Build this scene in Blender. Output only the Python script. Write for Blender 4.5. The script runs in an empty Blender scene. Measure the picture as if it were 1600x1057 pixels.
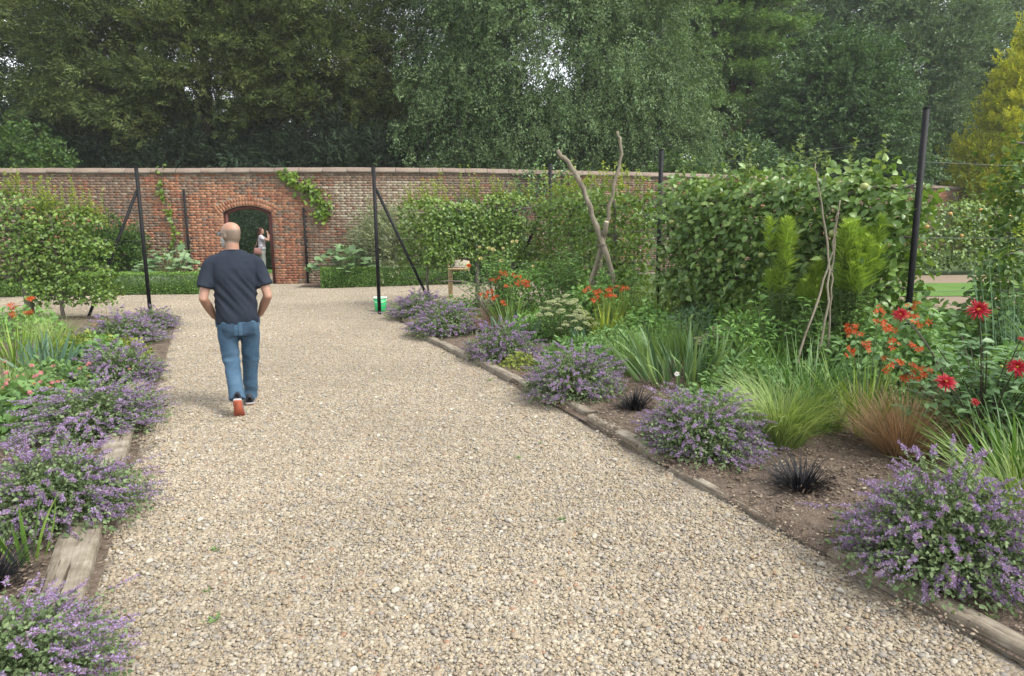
import bpy, math, random
import numpy as np
from mathutils import Vector, Matrix, Euler
from mathutils.bvhtree import BVHTree

R = math.radians
scene = bpy.context.scene
COL = scene.collection

# ------------------------------------------------------------------ camera
cam_d = bpy.data.cameras.new('camera')
cam = bpy.data.objects.new('camera', cam_d)
COL.objects.link(cam)
cam_d.sensor_width = 36.0
cam_d.lens = 24.0
cam_d.clip_end = 600
cam_d.clip_start = 0.05
cam.matrix_world = Matrix.Translation((0, 0, 1.8)) @ Matrix.Rotation(R(90 - 9.7), 4, 'X') @ Matrix.Rotation(R(-0.5), 4, 'Z')
scene.camera = cam

# ------------------------------------------------------------------ sky and sun (thin bright overcast)
SUN_EL, SUN_AZ = R(52), R(120)      # azimuth clockwise from +Y: the sun stands behind the camera's right shoulder
world = bpy.data.worlds.new('World')
scene.world = world
world.use_nodes = True
wn, wl = world.node_tree.nodes, world.node_tree.links
wn.clear()
wo = wn.new('ShaderNodeOutputWorld'); wb = wn.new('ShaderNodeBackground')
sky = wn.new('ShaderNodeTexSky'); sky.sky_type = 'NISHITA'; sky.sun_disc = False
sky.sun_elevation = SUN_EL; sky.sun_rotation = SUN_AZ
sky.air_density = 1.0; sky.dust_density = 1.5; sky.ozone_density = 1.0
hs = wn.new('ShaderNodeHueSaturation'); hs.inputs['Saturation'].default_value = 0.22
wl.new(sky.outputs[0], hs.inputs['Color']); wl.new(hs.outputs[0], wb.inputs['Color'])
wl.new(wb.outputs[0], wo.inputs[0])
wb.inputs['Strength'].default_value = 0.15
sun_d = bpy.data.lights.new('sun', 'SUN'); sun_d.energy = 1.3; sun_d.angle = R(15); sun_d.color = (1.0, 0.955, 0.88)
sun = bpy.data.objects.new('sun', sun_d); COL.objects.link(sun)
sd = Vector((math.sin(SUN_AZ) * math.cos(SUN_EL), math.cos(SUN_AZ) * math.cos(SUN_EL), math.sin(SUN_EL)))
sun.rotation_euler = sd.to_track_quat('Z', 'Y').to_euler()
sun.location = (20, -20, 40)

scene.view_settings.view_transform = 'Standard'
scene.view_settings.look = 'None'
scene.view_settings.gamma = 1.0
scene.view_settings.use_curve_mapping = False
scene.view_settings.exposure = 1.5
scene.render.engine = 'CYCLES'
cy = scene.cycles
cy.max_bounces = 7; cy.diffuse_bounces = 4; cy.glossy_bounces = 2; cy.transmission_bounces = 4; cy.transparent_max_bounces = 4
cy.use_denoising = True; cy.use_adaptive_sampling = True; cy.adaptive_threshold = 0.015
cy.caustics_reflective = False; cy.caustics_refractive = False

# ------------------------------------------------------------------ materials
def mat_new(name):
    m = bpy.data.materials.new(name); m.use_nodes = True
    nt = m.node_tree; nt.nodes.clear()
    return m, nt.nodes, nt.links

def ramp(n, stops, interp='LINEAR'):
    r = n.new('ShaderNodeValToRGB'); r.color_ramp.interpolation = interp
    e = r.color_ramp.elements
    while len(e) < len(stops): e.new(0.5)
    for i, (p, c) in enumerate(stops):
        e[i].position = p; e[i].color = (c[0], c[1], c[2], 1)
    return r

def leaf_mat(name, stops, rough=0.5, transl=0.3, spec=0.35, tcol=None):
    """leaf colour from the per-leaf value 'var', with thin-leaf translucency"""
    m, n, l = mat_new(name)
    a = n.new('ShaderNodeAttribute'); a.attribute_name = 'var'
    stops = [(i / (len(stops) - 1), c) for i, c in enumerate(stops)] if len(stops[0]) == 3 else stops
    r = ramp(n, stops); l.new(a.outputs['Fac'], r.inputs[0])
    p = n.new('ShaderNodeBsdfPrincipled'); p.inputs['Roughness'].default_value = rough
    p.inputs['Specular IOR Level'].default_value = spec
    l.new(r.outputs[0], p.inputs['Base Color'])
    t = n.new('ShaderNodeBsdfTranslucent')
    g = n.new('ShaderNodeMixRGB'); g.blend_type = 'MULTIPLY'; g.inputs[0].default_value = 1
    g.inputs[2].default_value = (*(tcol or (1.25, 1.2, 0.6)), 1)
    l.new(r.outputs[0], g.inputs[1]); l.new(g.outputs[0], t.inputs['Color'])
    x = n.new('ShaderNodeMixShader'); x.inputs[0].default_value = transl
    l.new(p.outputs[0], x.inputs[1]); l.new(t.outputs[0], x.inputs[2])
    o = n.new('ShaderNodeOutputMaterial'); l.new(x.outputs[0], o.inputs[0])
    return m

def noise_mat(name, c1, c2, scale=8.0, rough=0.85, bump=0.3, bscale=None, detail=6, stretch=None, spec=0.25, third=None, dist=0.01):
    """two or three tones mixed by noise in object space, with fine relief"""
    m, n, l = mat_new(name)
    tc = n.new('ShaderNodeTexCoord'); mp = n.new('ShaderNodeMapping')
    l.new(tc.outputs['Object'], mp.inputs[0])
    if stretch: mp.inputs['Scale'].default_value = stretch
    t = n.new('ShaderNodeTexNoise'); t.inputs['Scale'].default_value = scale; t.inputs['Detail'].default_value = detail
    t.inputs['Roughness'].default_value = 0.65
    l.new(mp.outputs[0], t.inputs['Vector'])
    st = [(0.32, c1), (0.68, c2)] if third is None else [(0.3, c1), (0.5, c2), (0.72, third)]
    r = ramp(n, st); l.new(t.outputs['Fac'], r.inputs[0])
    p = n.new('ShaderNodeBsdfPrincipled'); p.inputs['Roughness'].default_value = rough; p.inputs['Specular IOR Level'].default_value = spec
    l.new(r.outputs[0], p.inputs['Base Color'])
    if bump:
        t2 = n.new('ShaderNodeTexNoise'); t2.inputs['Scale'].default_value = bscale or scale * 4; t2.inputs['Detail'].default_value = 5
        l.new(mp.outputs[0], t2.inputs['Vector'])
        b = n.new('ShaderNodeBump'); b.inputs['Strength'].default_value = bump; b.inputs['Distance'].default_value = dist
        l.new(t2.outputs['Fac'], b.inputs['Height']); l.new(b.outputs[0], p.inputs['Normal'])
    o = n.new('ShaderNodeOutputMaterial'); l.new(p.outputs[0], o.inputs[0])
    return m

def var_mat(name, stops, rough=0.8, interp='CONSTANT', spec=0.3, nscale=0, namp=0.25, bump=0.0, bscale=200.0, worldtone=0.0):
    """solid colour picked by 'var' per piece, with optional fine mottling"""
    m, n, l = mat_new(name)
    a = n.new('ShaderNodeAttribute'); a.attribute_name = 'var'
    r = ramp(n, stops, interp); l.new(a.outputs['Fac'], r.inputs[0])
    p = n.new('ShaderNodeBsdfPrincipled'); p.inputs['Roughness'].default_value = rough; p.inputs['Specular IOR Level'].default_value = spec
    out = r.outputs[0]
    ge = n.new('ShaderNodeNewGeometry')
    def mul(out, scale, lo, hi, detail=3):
        t = n.new('ShaderNodeTexNoise'); t.inputs['Scale'].default_value = scale; t.inputs['Detail'].default_value = detail
        l.new(ge.outputs['Position'], t.inputs['Vector'])
        mr = n.new('ShaderNodeMapRange'); mr.inputs[1].default_value = 0.3; mr.inputs[2].default_value = 0.7
        mr.inputs[3].default_value = lo; mr.inputs[4].default_value = hi
        l.new(t.outputs['Fac'], mr.inputs[0])
        x = n.new('ShaderNodeMixRGB'); x.blend_type = 'MULTIPLY'; x.inputs[0].default_value = 1
        l.new(out, x.inputs[1]); l.new(mr.outputs[0], x.inputs[2])
        return x.outputs[0]
    if nscale: out = mul(out, nscale, 1 - namp, 1 + namp)
    if worldtone: out = mul(out, 0.55, 1 - worldtone, 1 + worldtone * 0.5, 4)
    l.new(out, p.inputs['Base Color'])
    if bump:
        t2 = n.new('ShaderNodeTexNoise'); t2.inputs['Scale'].default_value = bscale; t2.inputs['Detail'].default_value = 4
        l.new(ge.outputs['Position'], t2.inputs['Vector'])
        b = n.new('ShaderNodeBump'); b.inputs['Strength'].default_value = bump; b.inputs['Distance'].default_value = 0.004
        l.new(t2.outputs['Fac'], b.inputs['Height']); l.new(b.outputs[0], p.inputs['Normal'])
    o = n.new('ShaderNodeOutputMaterial'); l.new(p.outputs[0], o.inputs[0])
    return m

def flat_mat(name, c, rough=0.5, spec=0.4, metal=0.0):
    m, n, l = mat_new(name)
    p = n.new('ShaderNodeBsdfPrincipled'); p.inputs['Base Color'].default_value = (*c, 1)
    p.inputs['Roughness'].default_value = rough; p.inputs['Specular IOR Level'].default_value = spec; p.inputs['Metallic'].default_value = metal
    t = n.new('ShaderNodeTexNoise'); t.inputs['Scale'].default_value = 30
    mr = n.new('ShaderNodeMapRange'); mr.inputs[3].default_value = max(rough - 0.12, 0.05); mr.inputs[4].default_value = min(rough + 0.12, 1)
    l.new(t.outputs['Fac'], mr.inputs[0]); l.new(mr.outputs[0], p.inputs['Roughness'])
    o = n.new('ShaderNodeOutputMaterial'); l.new(p.outputs[0], o.inputs[0])
    return m

# ------------------------------------------------------------------ mesh helpers
def nrm(a):
    return a / np.maximum(np.linalg.norm(a, axis=-1, keepdims=True), 1e-9)

class MB:
    """collects vertices, faces and a per-vertex 'var' value, then becomes one mesh"""
    def __init__(s): s.V = []; s.F = []; s.A = []; s.n = 0
    def add(s, V, Fs, var=0.5):
        V = np.asarray(V, float).reshape(-1, 3)
        if not isinstance(Fs, (list, tuple)): Fs = [Fs]
        for F in Fs: s.F.append(np.asarray(F, int) + s.n)
        s.V.append(V)
        s.A.append(np.broadcast_to(np.asarray(var, float), (len(V),)).copy() if np.ndim(var) == 0 else np.asarray(var, float))
        s.n += len(V)
    def mesh(s, name, mat, smooth=False):
        me = bpy.data.meshes.new(name)
        V = np.concatenate(s.V); A = np.concatenate(s.A)
        me.vertices.add(len(V)); me.vertices.foreach_set('co', V.astype(np.float32).ravel())
        li = np.concatenate([f.ravel() for f in s.F])
        cnt = np.concatenate([np.full(len(f), f.shape[1]) for f in s.F])
        st = np.concatenate([[0], np.cumsum(cnt)[:-1]])
        me.loops.add(len(li)); me.loops.foreach_set('vertex_index', li.astype(np.int32))
        me.polygons.add(len(cnt)); me.polygons.foreach_set('loop_start', st.astype(np.int32))
        try: me.polygons.foreach_set('loop_total', cnt.astype(np.int32))
        except Exception: pass
        at = me.attributes.new('var', 'FLOAT', 'POINT'); at.data.foreach_set('value', A.astype(np.float32))
        me.update(calc_edges=True)
        if smooth: me.polygons.foreach_set('use_smooth', np.ones(len(cnt), bool))
        for m in (mat if isinstance(mat, (list, tuple)) else [mat]): me.materials.append(m)
        return me
    def build(s, name, mat, parent=None, smooth=False, kind=None):
        return link(name, s.mesh(name, mat, smooth), parent, kind=kind)

def link(name, me, parent=None, loc=None, rot=None, scale=None, kind=None):
    o = bpy.data.objects.new(name, me); COL.objects.link(o)
    if parent is not None: o.parent = parent
    if loc is not None: o.location = loc
    if rot is not None: o.rotation_euler = rot
    if scale is not None: o.scale = scale if np.ndim(scale) else (scale,) * 3
    if kind: o['kind'] = kind
    return o

def tag(o, label, cat, group=None):
    o['label'] = label; o['category'] = cat
    if group: o['group'] = group
    return o

def thing(name, label, cat, loc=(0, 0, 0), rz=0.0, group=None, scale=1.0):
    o = bpy.data.objects.new(name, None); COL.objects.link(o)
    o.empty_display_size = 0.1
    o.location = loc; o.rotation_euler = (0, 0, rz); o.scale = (scale,) * 3
    o['kind'] = 'thing'
    return tag(o, label, cat, group)

def structure(o):
    o['kind'] = 'structure'; return o

def tube(mb, pts, rad, sides=8, var=0.5, cap=True, flat=None):
    """swept tube through pts; rad per point, or (rx, ry) per point"""
    P = np.asarray(pts, float); k = len(P)
    rad = np.asarray(rad, float)
    if rad.ndim == 0: rad = np.full(k, rad)
    if rad.ndim == 1: rad = np.stack([rad, rad], 1)
    T = nrm(np.gradient(P, axis=0))
    ref = np.array([0, 1, 0]) if flat is None else np.asarray(flat, float)
    if abs(T[0] @ ref) > 0.9: ref = np.array([1., 0, 0])
    a = np.linspace(0, 2 * np.pi, sides, endpoint=False)
    V = []
    for i in range(k):
        x = nrm(np.cross(ref, T[i])); y = np.cross(T[i], x)
        V.append(P[i] + np.outer(np.cos(a) * rad[i, 0], x) + np.outer(np.sin(a) * rad[i, 1], y))
        ref = y
    V = np.concatenate(V)
    i, j = np.meshgrid(np.arange(k - 1), np.arange(sides), indexing='ij'); i = i.ravel(); j = j.ravel(); j2 = (j + 1) % sides
    F = [np.stack([i * sides + j, i * sides + j2, (i + 1) * sides + j2, (i + 1) * sides + j], 1)]
    if cap:
        F.append(np.arange(sides)[::-1].reshape(1, -1)); F.append((np.arange(sides) + (k - 1) * sides).reshape(1, -1))
    mb.add(V, F, var)

def box(mb, c, s, var=0.5, M=None, bevel=0.0):
    x, y, z = np.asarray(s, float) / 2
    if bevel <= 0:
        V = np.array([[-x, -y, -z], [x, -y, -z], [x, y, -z], [-x, y, -z], [-x, -y, z], [x, -y, z], [x, y, z], [-x, y, z]])
        F = [np.array([[0, 3, 2, 1], [4, 5, 6, 7], [0, 1, 5, 4], [1, 2, 6, 5], [2, 3, 7, 6], [3, 0, 4, 7]])]
    else:
        b = bevel; V = []
        for d, zz in ((b, -z), (0, -z + b), (0, z - b), (b, z)):
            V += [[-x + d, -y + d, zz], [x - d, -y + d, zz], [x - d, y - d, zz], [-x + d, y - d, zz]]
        V = np.array(V); F = [np.array([[0, 3, 2, 1], [12, 13, 14, 15]])]
        q = []
        for r_ in range(3):
            for j in range(4):
                q.append([r_ * 4 + j, r_ * 4 + (j + 1) % 4, r_ * 4 + 4 + (j + 1) % 4, r_ * 4 + 4 + j])
        F.append(np.array(q))
    if M is not None: V = V @ np.asarray(M).T
    mb.add(V + np.asarray(c, float), F, var)

ICO_V = None
def ico(sub=1):
    t = (1 + 5 ** 0.5) / 2
    V = [(-1, t, 0), (1, t, 0), (-1, -t, 0), (1, -t, 0), (0, -1, t), (0, 1, t), (0, -1, -t), (0, 1, -t), (t, 0, -1), (t, 0, 1), (-t, 0, -1), (-t, 0, 1)]
    F = [(0, 11, 5), (0, 5, 1), (0, 1, 7), (0, 7, 10), (0, 10, 11), (1, 5, 9), (5, 11, 4), (11, 10, 2), (10, 7, 6), (7, 1, 8), (3, 9, 4), (3, 4, 2), (3, 2, 6), (3, 6, 8), (3, 8, 9), (4, 9, 5), (2, 4, 11), (6, 2, 10), (8, 6, 7), (9, 8, 1)]
    V = [tuple(nrm(np.array(v, float))) for v in V]
    for _ in range(sub):
        V = list(V); mid = {}; F2 = []
        def m(a, b):
            k = (min(a, b), max(a, b))
            if k not in mid:
                V.append(tuple(nrm((np.array(V[a]) + np.array(V[b])) / 2))); mid[k] = len(V) - 1
            return mid[k]
        for a, b, c in F:
            ab, bc, ca = m(a, b), m(b, c), m(c, a)
            F2 += [(a, ab, ca), (b, bc, ab), (c, ca, bc), (ab, bc, ca)]
        F = F2
    return np.array(V), np.array(F)

def rand_rot(rng, n):
    q = nrm(rng.normal(size=(n, 4))); w, x, y, z = q.T
    return np.stack([np.stack([1 - 2 * (y * y + z * z), 2 * (x * y - z * w), 2 * (x * z + y * w)], 1),
                     np.stack([2 * (x * y + z * w), 1 - 2 * (x * x + z * z), 2 * (y * z - x * w)], 1),
                     np.stack([2 * (x * z - y * w), 2 * (y * z + x * w), 1 - 2 * (x * x + y * y)], 1)], 1)

def blobs(mb, C, S, var, sub=0, rng=None, lump=0.0, rots=None):
    """many small closed pebble or ball shapes: C centres, S (n,3) semi-axes"""
    V0, F0 = ico(sub); n = len(C); k = len(V0)
    S = np.asarray(S, float); S = np.stack([S] * 3, 1) if S.ndim == 1 else S
    W = V0[None] * S[:, None]
    if lump and rng is not None: W = W * (1 + lump * rng.normal(size=(n, k, 1)))
    if rots is not None: W = np.einsum('nij,nkj->nki', rots, W)
    V = (W + C[:, None]).reshape(-1, 3)
    F = (F0[None] + (np.arange(n) * k)[:, None, None]).reshape(-1, 3)
    mb.add(V, F, np.repeat(np.broadcast_to(var, (n,)), k))

def leaves(mb, P, D, N, L, W, var, shape='rhomb', fold=0.25, droop=0.12):
    """real leaf faces: P base, D direction, N rough normal, L length, W width"""
    P = np.asarray(P, float); n = len(P)
    L = np.broadcast_to(L, (n,))[:, None]; W = np.broadcast_to(W, (n,))[:, None]; var = np.broadcast_to(var, (n,))
    D = nrm(np.asarray(D, float)); S = nrm(np.cross(D, N)); U = np.cross(S, D)
    if shape == 'rhomb':
        V = np.stack([P, P + D * L * .45 + S * W * .5 + U * W * fold, P + D * L - U * L * droop, P + D * L * .45 - S * W * .5 + U * W * fold], 1)
        F = np.array([[0, 1, 2], [0, 2, 3]]); k = 4
    else:
        prof = {'leaf': (.36, .72, 1.0, .78), 'obov': (.4, .75, .8, 1.0), 'palm': (.3, .7, 1.0, .9)}[shape]
        a, b, wa, wb = prof
        m1 = P + D * L * a; m2 = P + D * L * b - U * L * droop * .4; tip = P + D * L - U * L * droop
        V = np.stack([P, m1, m2, tip, m1 + S * W * .5 * wa + U * W * fold * wa, m2 + S * W * .5 * wb + U * W * fold * wb,
                      m1 - S * W * .5 * wa + U * W * fold * wa, m2 - S * W * .5 * wb + U * W * fold * wb], 1)
        F = [[0, 4, 1], [1, 4, 5], [1, 5, 2], [2, 5, 3], [0, 1, 6], [1, 7, 6], [1, 2, 7], [2, 3, 7]]
        F = np.array(F); k = 8
    mb.add(V.reshape(-1, 3), (F[None] + (np.arange(n) * k)[:, None, None]).reshape(-1, 3), np.repeat(var, k))

def blades(mb, P, az, L, W, lean, curve, var, seg=5, fold=0.15, power=2.0, side=0.0):
    """strap or grass blades: lean is the angle from vertical at the base, curve the extra bend to the tip"""
    P = np.asarray(P, float); n = len(P)
    b = lambda v: np.broadcast_to(v, (n,))
    az, L, W, lean, curve, var = map(b, (az, L, W, lean, curve, var))
    h = np.stack([np.cos(az), np.sin(az), np.zeros(n)], 1); sd = np.stack([-np.sin(az), np.cos(az), np.zeros(n)], 1)
    pos = P.copy(); rows = []
    for j in range(seg + 1):
        s = j / seg; th = lean + curve * s ** 1.5
        w = W * (0.75 + 0.9 * s - 1.0 * s * s) * (1 - s ** power) + 0.0006
        nn = h * np.cos(th)[:, None] - np.array([0, 0, 1.]) * np.sin(th)[:, None]
        tw = sd * np.cos(side * s) + nn * np.sin(side * s)
        rows.append(np.stack([pos - tw * w[:, None] / 2, pos - nn * (w * fold)[:, None], pos + tw * w[:, None] / 2], 1))
        pos = pos + (h * np.sin(th)[:, None] + np.array([0, 0, 1.]) * np.cos(th)[:, None]) * (L / seg)[:, None]
    V = np.stack(rows, 1).reshape(-1, 3)          # n, seg+1, 3
    f = []
    for j in range(seg):
        a = j * 3; f += [[a, a + 1, a + 4, a + 3], [a + 1, a + 2, a + 5, a + 4]]
    F = (np.array(f)[None] + (np.arange(n) * (seg + 1) * 3)[:, None, None]).reshape(-1, 4)
    mb.add(V, F, np.repeat(var, (seg + 1) * 3))

def dirs(az, el):
    return np.stack([np.cos(az) * np.cos(el), np.sin(az) * np.cos(el), np.sin(el)], -1)

def lumpy(P, seed, f=1.0):
    """cheap smooth noise in about -1..1"""
    rg = np.random.default_rng(seed); v = 0
    for i in range(6):
        k = rg.normal(size=3) * f * (1 + 0.5 * i); v = v + np.sin(P @ k + rg.uniform(0, 6.28)) / (1 + 0.35 * i)
    return v / 3.0

def mat2euler(X, Y, Z):
    return np.stack([np.arctan2(Y[:, 2], Z[:, 2]), -np.arcsin(np.clip(X[:, 2], -1, 1)), np.arctan2(X[:, 1], X[:, 0])], 1)

def frame_euler(D, N):
    X = nrm(D); Y = nrm(np.cross(N, X)); Z = np.cross(X, Y)
    return mat2euler(X, Y, Z)

_GN = {}
def scatter(name, P, E, S, I, sources, parent=None, kind='stuff'):
    """one object: pieces of the source meshes set on points (geometry nodes)"""
    key = tuple(m.name for m in sources)
    if key not in _GN:
        ng = bpy.data.node_groups.new('scatter_' + name, 'GeometryNodeTree')
        ng.interface.new_socket('Geometry', in_out='INPUT', socket_type='NodeSocketGeometry')
        ng.interface.new_socket('Geometry', in_out='OUTPUT', socket_type='NodeSocketGeometry')
        nn, ll = ng.nodes, ng.links
        gi = nn.new('NodeGroupInput'); go = nn.new('NodeGroupOutput')
        jn = nn.new('GeometryNodeJoinGeometry')
        for m in sources:
            src = bpy.data.objects.new(m.name, m)
            oi = nn.new('GeometryNodeObjectInfo'); oi.inputs['Object'].default_value = src
            g2 = nn.new('GeometryNodeGeometryToInstance')
            ll.new(oi.outputs['Geometry'], g2.inputs[0]); ll.new(g2.outputs[0], jn.inputs[0])
        ip = nn.new('GeometryNodeInstanceOnPoints'); ip.inputs['Pick Instance'].default_value = True
        def named(nm, ty):
            a = nn.new('GeometryNodeInputNamedAttribute'); a.data_type = ty; a.inputs[0].default_value = nm
            return a.outputs[0]
        e2r = nn.new('FunctionNodeEulerToRotation')
        ll.new(named('rot', 'FLOAT_VECTOR'), e2r.inputs[0])
        ll.new(gi.outputs[0], ip.inputs['Points']); ll.new(jn.outputs[0], ip.inputs['Instance'])
        ll.new(named('idx', 'INT'), ip.inputs['Instance Index']); ll.new(e2r.outputs[0], ip.inputs['Rotation'])
        ll.new(named('scl', 'FLOAT'), ip.inputs['Scale']); ll.new(ip.outputs[0], go.inputs[0])
        _GN[key] = ng
    me = bpy.data.meshes.new(name); n = len(P)
    me.vertices.add(n); me.vertices.foreach_set('co', np.asarray(P, np.float32).ravel())
    a = me.attributes.new('rot', 'FLOAT_VECTOR', 'POINT'); a.data.foreach_set('vector', np.asarray(E, np.float32).ravel())
    a = me.attributes.new('scl', 'FLOAT', 'POINT'); a.data.foreach_set('value', np.broadcast_to(S, (n,)).astype(np.float32))
    a = me.attributes.new('idx', 'INT', 'POINT'); a.data.foreach_set('value', np.broadcast_to(I, (n,)).astype(np.int32))
    o = link(name, me, parent, kind=kind)
    md = o.modifiers.new('scatter', 'NODES'); md.node_group = _GN[key]
    return o

def inside(poly, X, Y):
    c = np.zeros(len(X), bool); n = len(poly)
    for i in range(n):
        x1, y1 = poly[i]; x2, y2 = poly[(i + 1) % n]
        cond = ((y1 > Y) != (y2 > Y)) & (X < (x2 - x1) * (Y - y1) / (y2 - y1 + 1e-12) + x1)
        c ^= cond
    return c
# ------------------------------------------------------------------ the setting
def sheet(name, poly, z, mat, wave=0.0):
    mb = MB()
    mb.add([(x, y, z) for x, y in poly], np.arange(len(poly)).reshape(1, -1))
    return structure(mb.build(name, mat))

def soil_sheet(name, poly, z, mat, step=0.3, amp=0.03, seed=1):
    """soil with gentle humps; its rim stays on the polygon"""
    o = sheet(name, poly, z, mat)
    import bmesh
    bm = bmesh.new(); bm.from_mesh(o.data)
    bmesh.ops.triangulate(bm, faces=bm.faces[:])
    for it in range(8):
        es = [e for e in bm.edges if e.calc_length() > step * 1.6]
        if not es: break
        bmesh.ops.subdivide_edges(bm, edges=es, cuts=1)
        bmesh.ops.triangulate(bm, faces=bm.faces[:])
    for v in bm.verts:
        if not v.is_boundary:
            p = np.array([[v.co.x, v.co.y, 0]])
            v.co.z += amp * (0.6 + lumpy(p, seed, 2.2)[0])
    bm.to_mesh(o.data); bm.free()
    o.data.polygons.foreach_set('use_smooth', np.ones(len(o.data.polygons), bool))
    return o

M_ground = noise_mat('ground_turf', (0.045, 0.075, 0.022), (0.075, 0.11, 0.035), 3.0, 0.95, 0.6, 60)
M_lawn = noise_mat('lawn_turf', (0.06, 0.14, 0.02), (0.11, 0.20, 0.035), 1.6, 0.9, 0.8, 90)
M_soil = noise_mat('bed_soil', (0.0723, 0.0527, 0.0365), (0.153, 0.115, 0.085), 14, 0.95, 1.0, 70, third=(0.212, 0.166, 0.128), dist=0.03)
M_sand = noise_mat('sandy_path', (0.189, 0.142, 0.0945), (0.247, 0.194, 0.142), 9, 0.95, 0.8, 70)
def gravel_mat():
    m, n, l = mat_new('gravel_bed')
    ge = n.new('ShaderNodeNewGeometry'); v = n.new('ShaderNodeTexVoronoi'); v.inputs['Scale'].default_value = 60
    l.new(ge.outputs['Position'], v.inputs['Vector'])
    sp = n.new('ShaderNodeSeparateColor'); l.new(v.outputs['Color'], sp.inputs[0])
    r = ramp(n, [(0, (0.149, 0.118, 0.0868)), (.35, (0.223, 0.18, 0.124)), (.65, (0.26, 0.217, 0.155)), (.9, (0.186, 0.167, 0.155)), (1, (0.31, 0.279, 0.229))])
    l.new(sp.outputs[0], r.inputs[0])
    p = n.new('ShaderNodeBsdfPrincipled'); p.inputs['Roughness'].default_value = .9; l.new(r.outputs[0], p.inputs['Base Color'])
    b = n.new('ShaderNodeBump'); b.inputs['Strength'].default_value = 1; b.inputs['Distance'].default_value = .01; b.invert = True
    l.new(v.outputs['Distance'], b.inputs['Height']); l.new(b.outputs[0], p.inputs['Normal'])
    o = n.new('ShaderNodeOutputMaterial'); l.new(p.outputs[0], o.inputs[0])
    return m
M_gravel = gravel_mat()

RBED = [(3.5, -1), (-2.42, 13.3), (.95, 15.05), (1.55, 14.8), (8.4, -1)]
LBED = [(-.24, -1), (-6.6, 13.4), (-16, 13.2), (-16, -1)]
sheet('ground', [(-160, -60), (160, -60), (160, 160), (-160, 160)], -0.05, M_ground)
GRAV = [(-18, -3), (9, -3), (2, 13.2), (2, 23.4), (-18, 23.4)]
sheet('gravel_path', GRAV, 0.0, M_gravel)
soil_sheet('flower_bed_right', RBED, 0.03, M_soil, 0.16, 0.035, 3)
soil_sheet('flower_bed_left', LBED, 0.03, M_soil, 0.3, 0.03, 4)
sheet('wall_border_left', [(-17, 17.5), (-8.2, 17.7), (-8.75, 20.2), (-17, 19.5)], 0.02, M_soil)
sheet('wall_border_right', [(-6.1, 19.6), (-5.1, 18.9), (-1.0, 19.95), (2, 21.2), (2, 22.4), (-3.7, 20.6), (-6.1, 20.4)], 0.02, M_soil)
sheet('sandy_path', [(7.6, 13.3), (40, 13.3), (40, 15.7), (7.6, 15.7)], 0.0, M_sand)
sheet('lawn_strip', [(7.6, 15.7), (40, 15.7), (40, 18.9), (7.6, 18.9)], 0.012, M_lawn)
sheet('sandy_path_far', [(9.0, 18.9), (40, 18.9), (40, 21.6), (9.0, 21.6)], 0.004, M_sand)
sheet('lawn_beyond_door', [(-30, 25.2), (-4, 25.2), (-4, 27.4), (-30, 27.4)], 0.01, M_lawn)
sheet('path_beyond_door', [(-18, 23.4), (2, 23.4), (2, 25.2), (-18, 25.2)], -0.004, M_sand)

# gravel: patches of real pebbles
PEB = [(0.0, (0.325, 0.271, 0.189)), (.16, (0.273, 0.223, 0.156)), (.32, (0.356, 0.304, 0.229)), (.46, (0.297, 0.246, 0.171)), (.60, (0.246, 0.204, 0.148)),
       (.70, (0.384, 0.337, 0.259)), (.78, (0.246, 0.22, 0.183)), (.86, (0.313, 0.283, 0.232)), (.92, (0.218, 0.2, 0.175)), (.95, (0.329, 0.246, 0.148)), (.975, (0.416, 0.379, 0.312)), (.993, (0.273, 0.165, 0.105))]
M_peb = var_mat('pebble_stone', PEB, 0.75, nscale=90, namp=0.18, spec=0.3, worldtone=0.16)
def pebble_patch(seed, n=1100, T=0.3, big=1.0):
    rg = np.random.default_rng(seed)
    C = np.zeros((n, 3)); C[:, 0] = rg.uniform(-T / 2, T / 2, n); C[:, 1] = rg.uniform(-T / 2, T / 2, n)
    a = np.clip(rg.lognormal(math.log(.0052), .38, n), .0028, .016) * big
    S = np.stack([a * rg.uniform(.95, 1.5, n), a * rg.uniform(.75, 1.1, n), a * rg.uniform(.45, .8, n)], 1)
    C[:, 2] = S[:, 2] * rg.uniform(-.1, 1.0, n) + rg.uniform(0, .006, n)
    az = rg.uniform(0, 6.28, n); tl = rg.normal(0, .3, n); Rm = []
    for i in range(n):
        Rm.append(np.array(Matrix.Rotation(az[i], 3, 'Z') @ Matrix.Rotation(tl[i], 3, 'X')))
    mb = MB(); blobs(mb, C, S, rg.uniform(0, 1, n), 1, rg, .09, np.array(Rm))
    return mb.mesh('pebbles', M_peb, True)
PATCH = [pebble_patch(s) for s in range(4)] + [pebble_patch(9, 780, .3, 1.15)]
rg = np.random.default_rng(5)
gx, gy = np.meshgrid(np.arange(-12.5, 4.5, .27), np.arange(1.2, 23.4, .27)); gx = gx.ravel(); gy = gy.ravel()
ok = inside(GRAV, gx, gy)
for bed in (RBED, LBED):
    ok &= ~(inside(bed, gx, gy))
ok &= np.abs(gx) < gy * .82 + .8
gx, gy = gx[ok], gy[ok]; n = len(gx)
P = np.stack([gx + rg.uniform(-.03, .03, n), gy + rg.uniform(-.03, .03, n), np.full(n, -.0025)], 1)
E_ = np.zeros((n, 3)); E_[:, 2] = rg.integers(0, 4, n) * np.pi / 2 + rg.uniform(-.2, .2, n)
g = scatter('gravel', P, E_, rg.uniform(.95, 1.12, n), rg.integers(0, 5, n), PATCH)
g['label'] = 'cream and grey pebble gravel covering the garden path'

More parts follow.
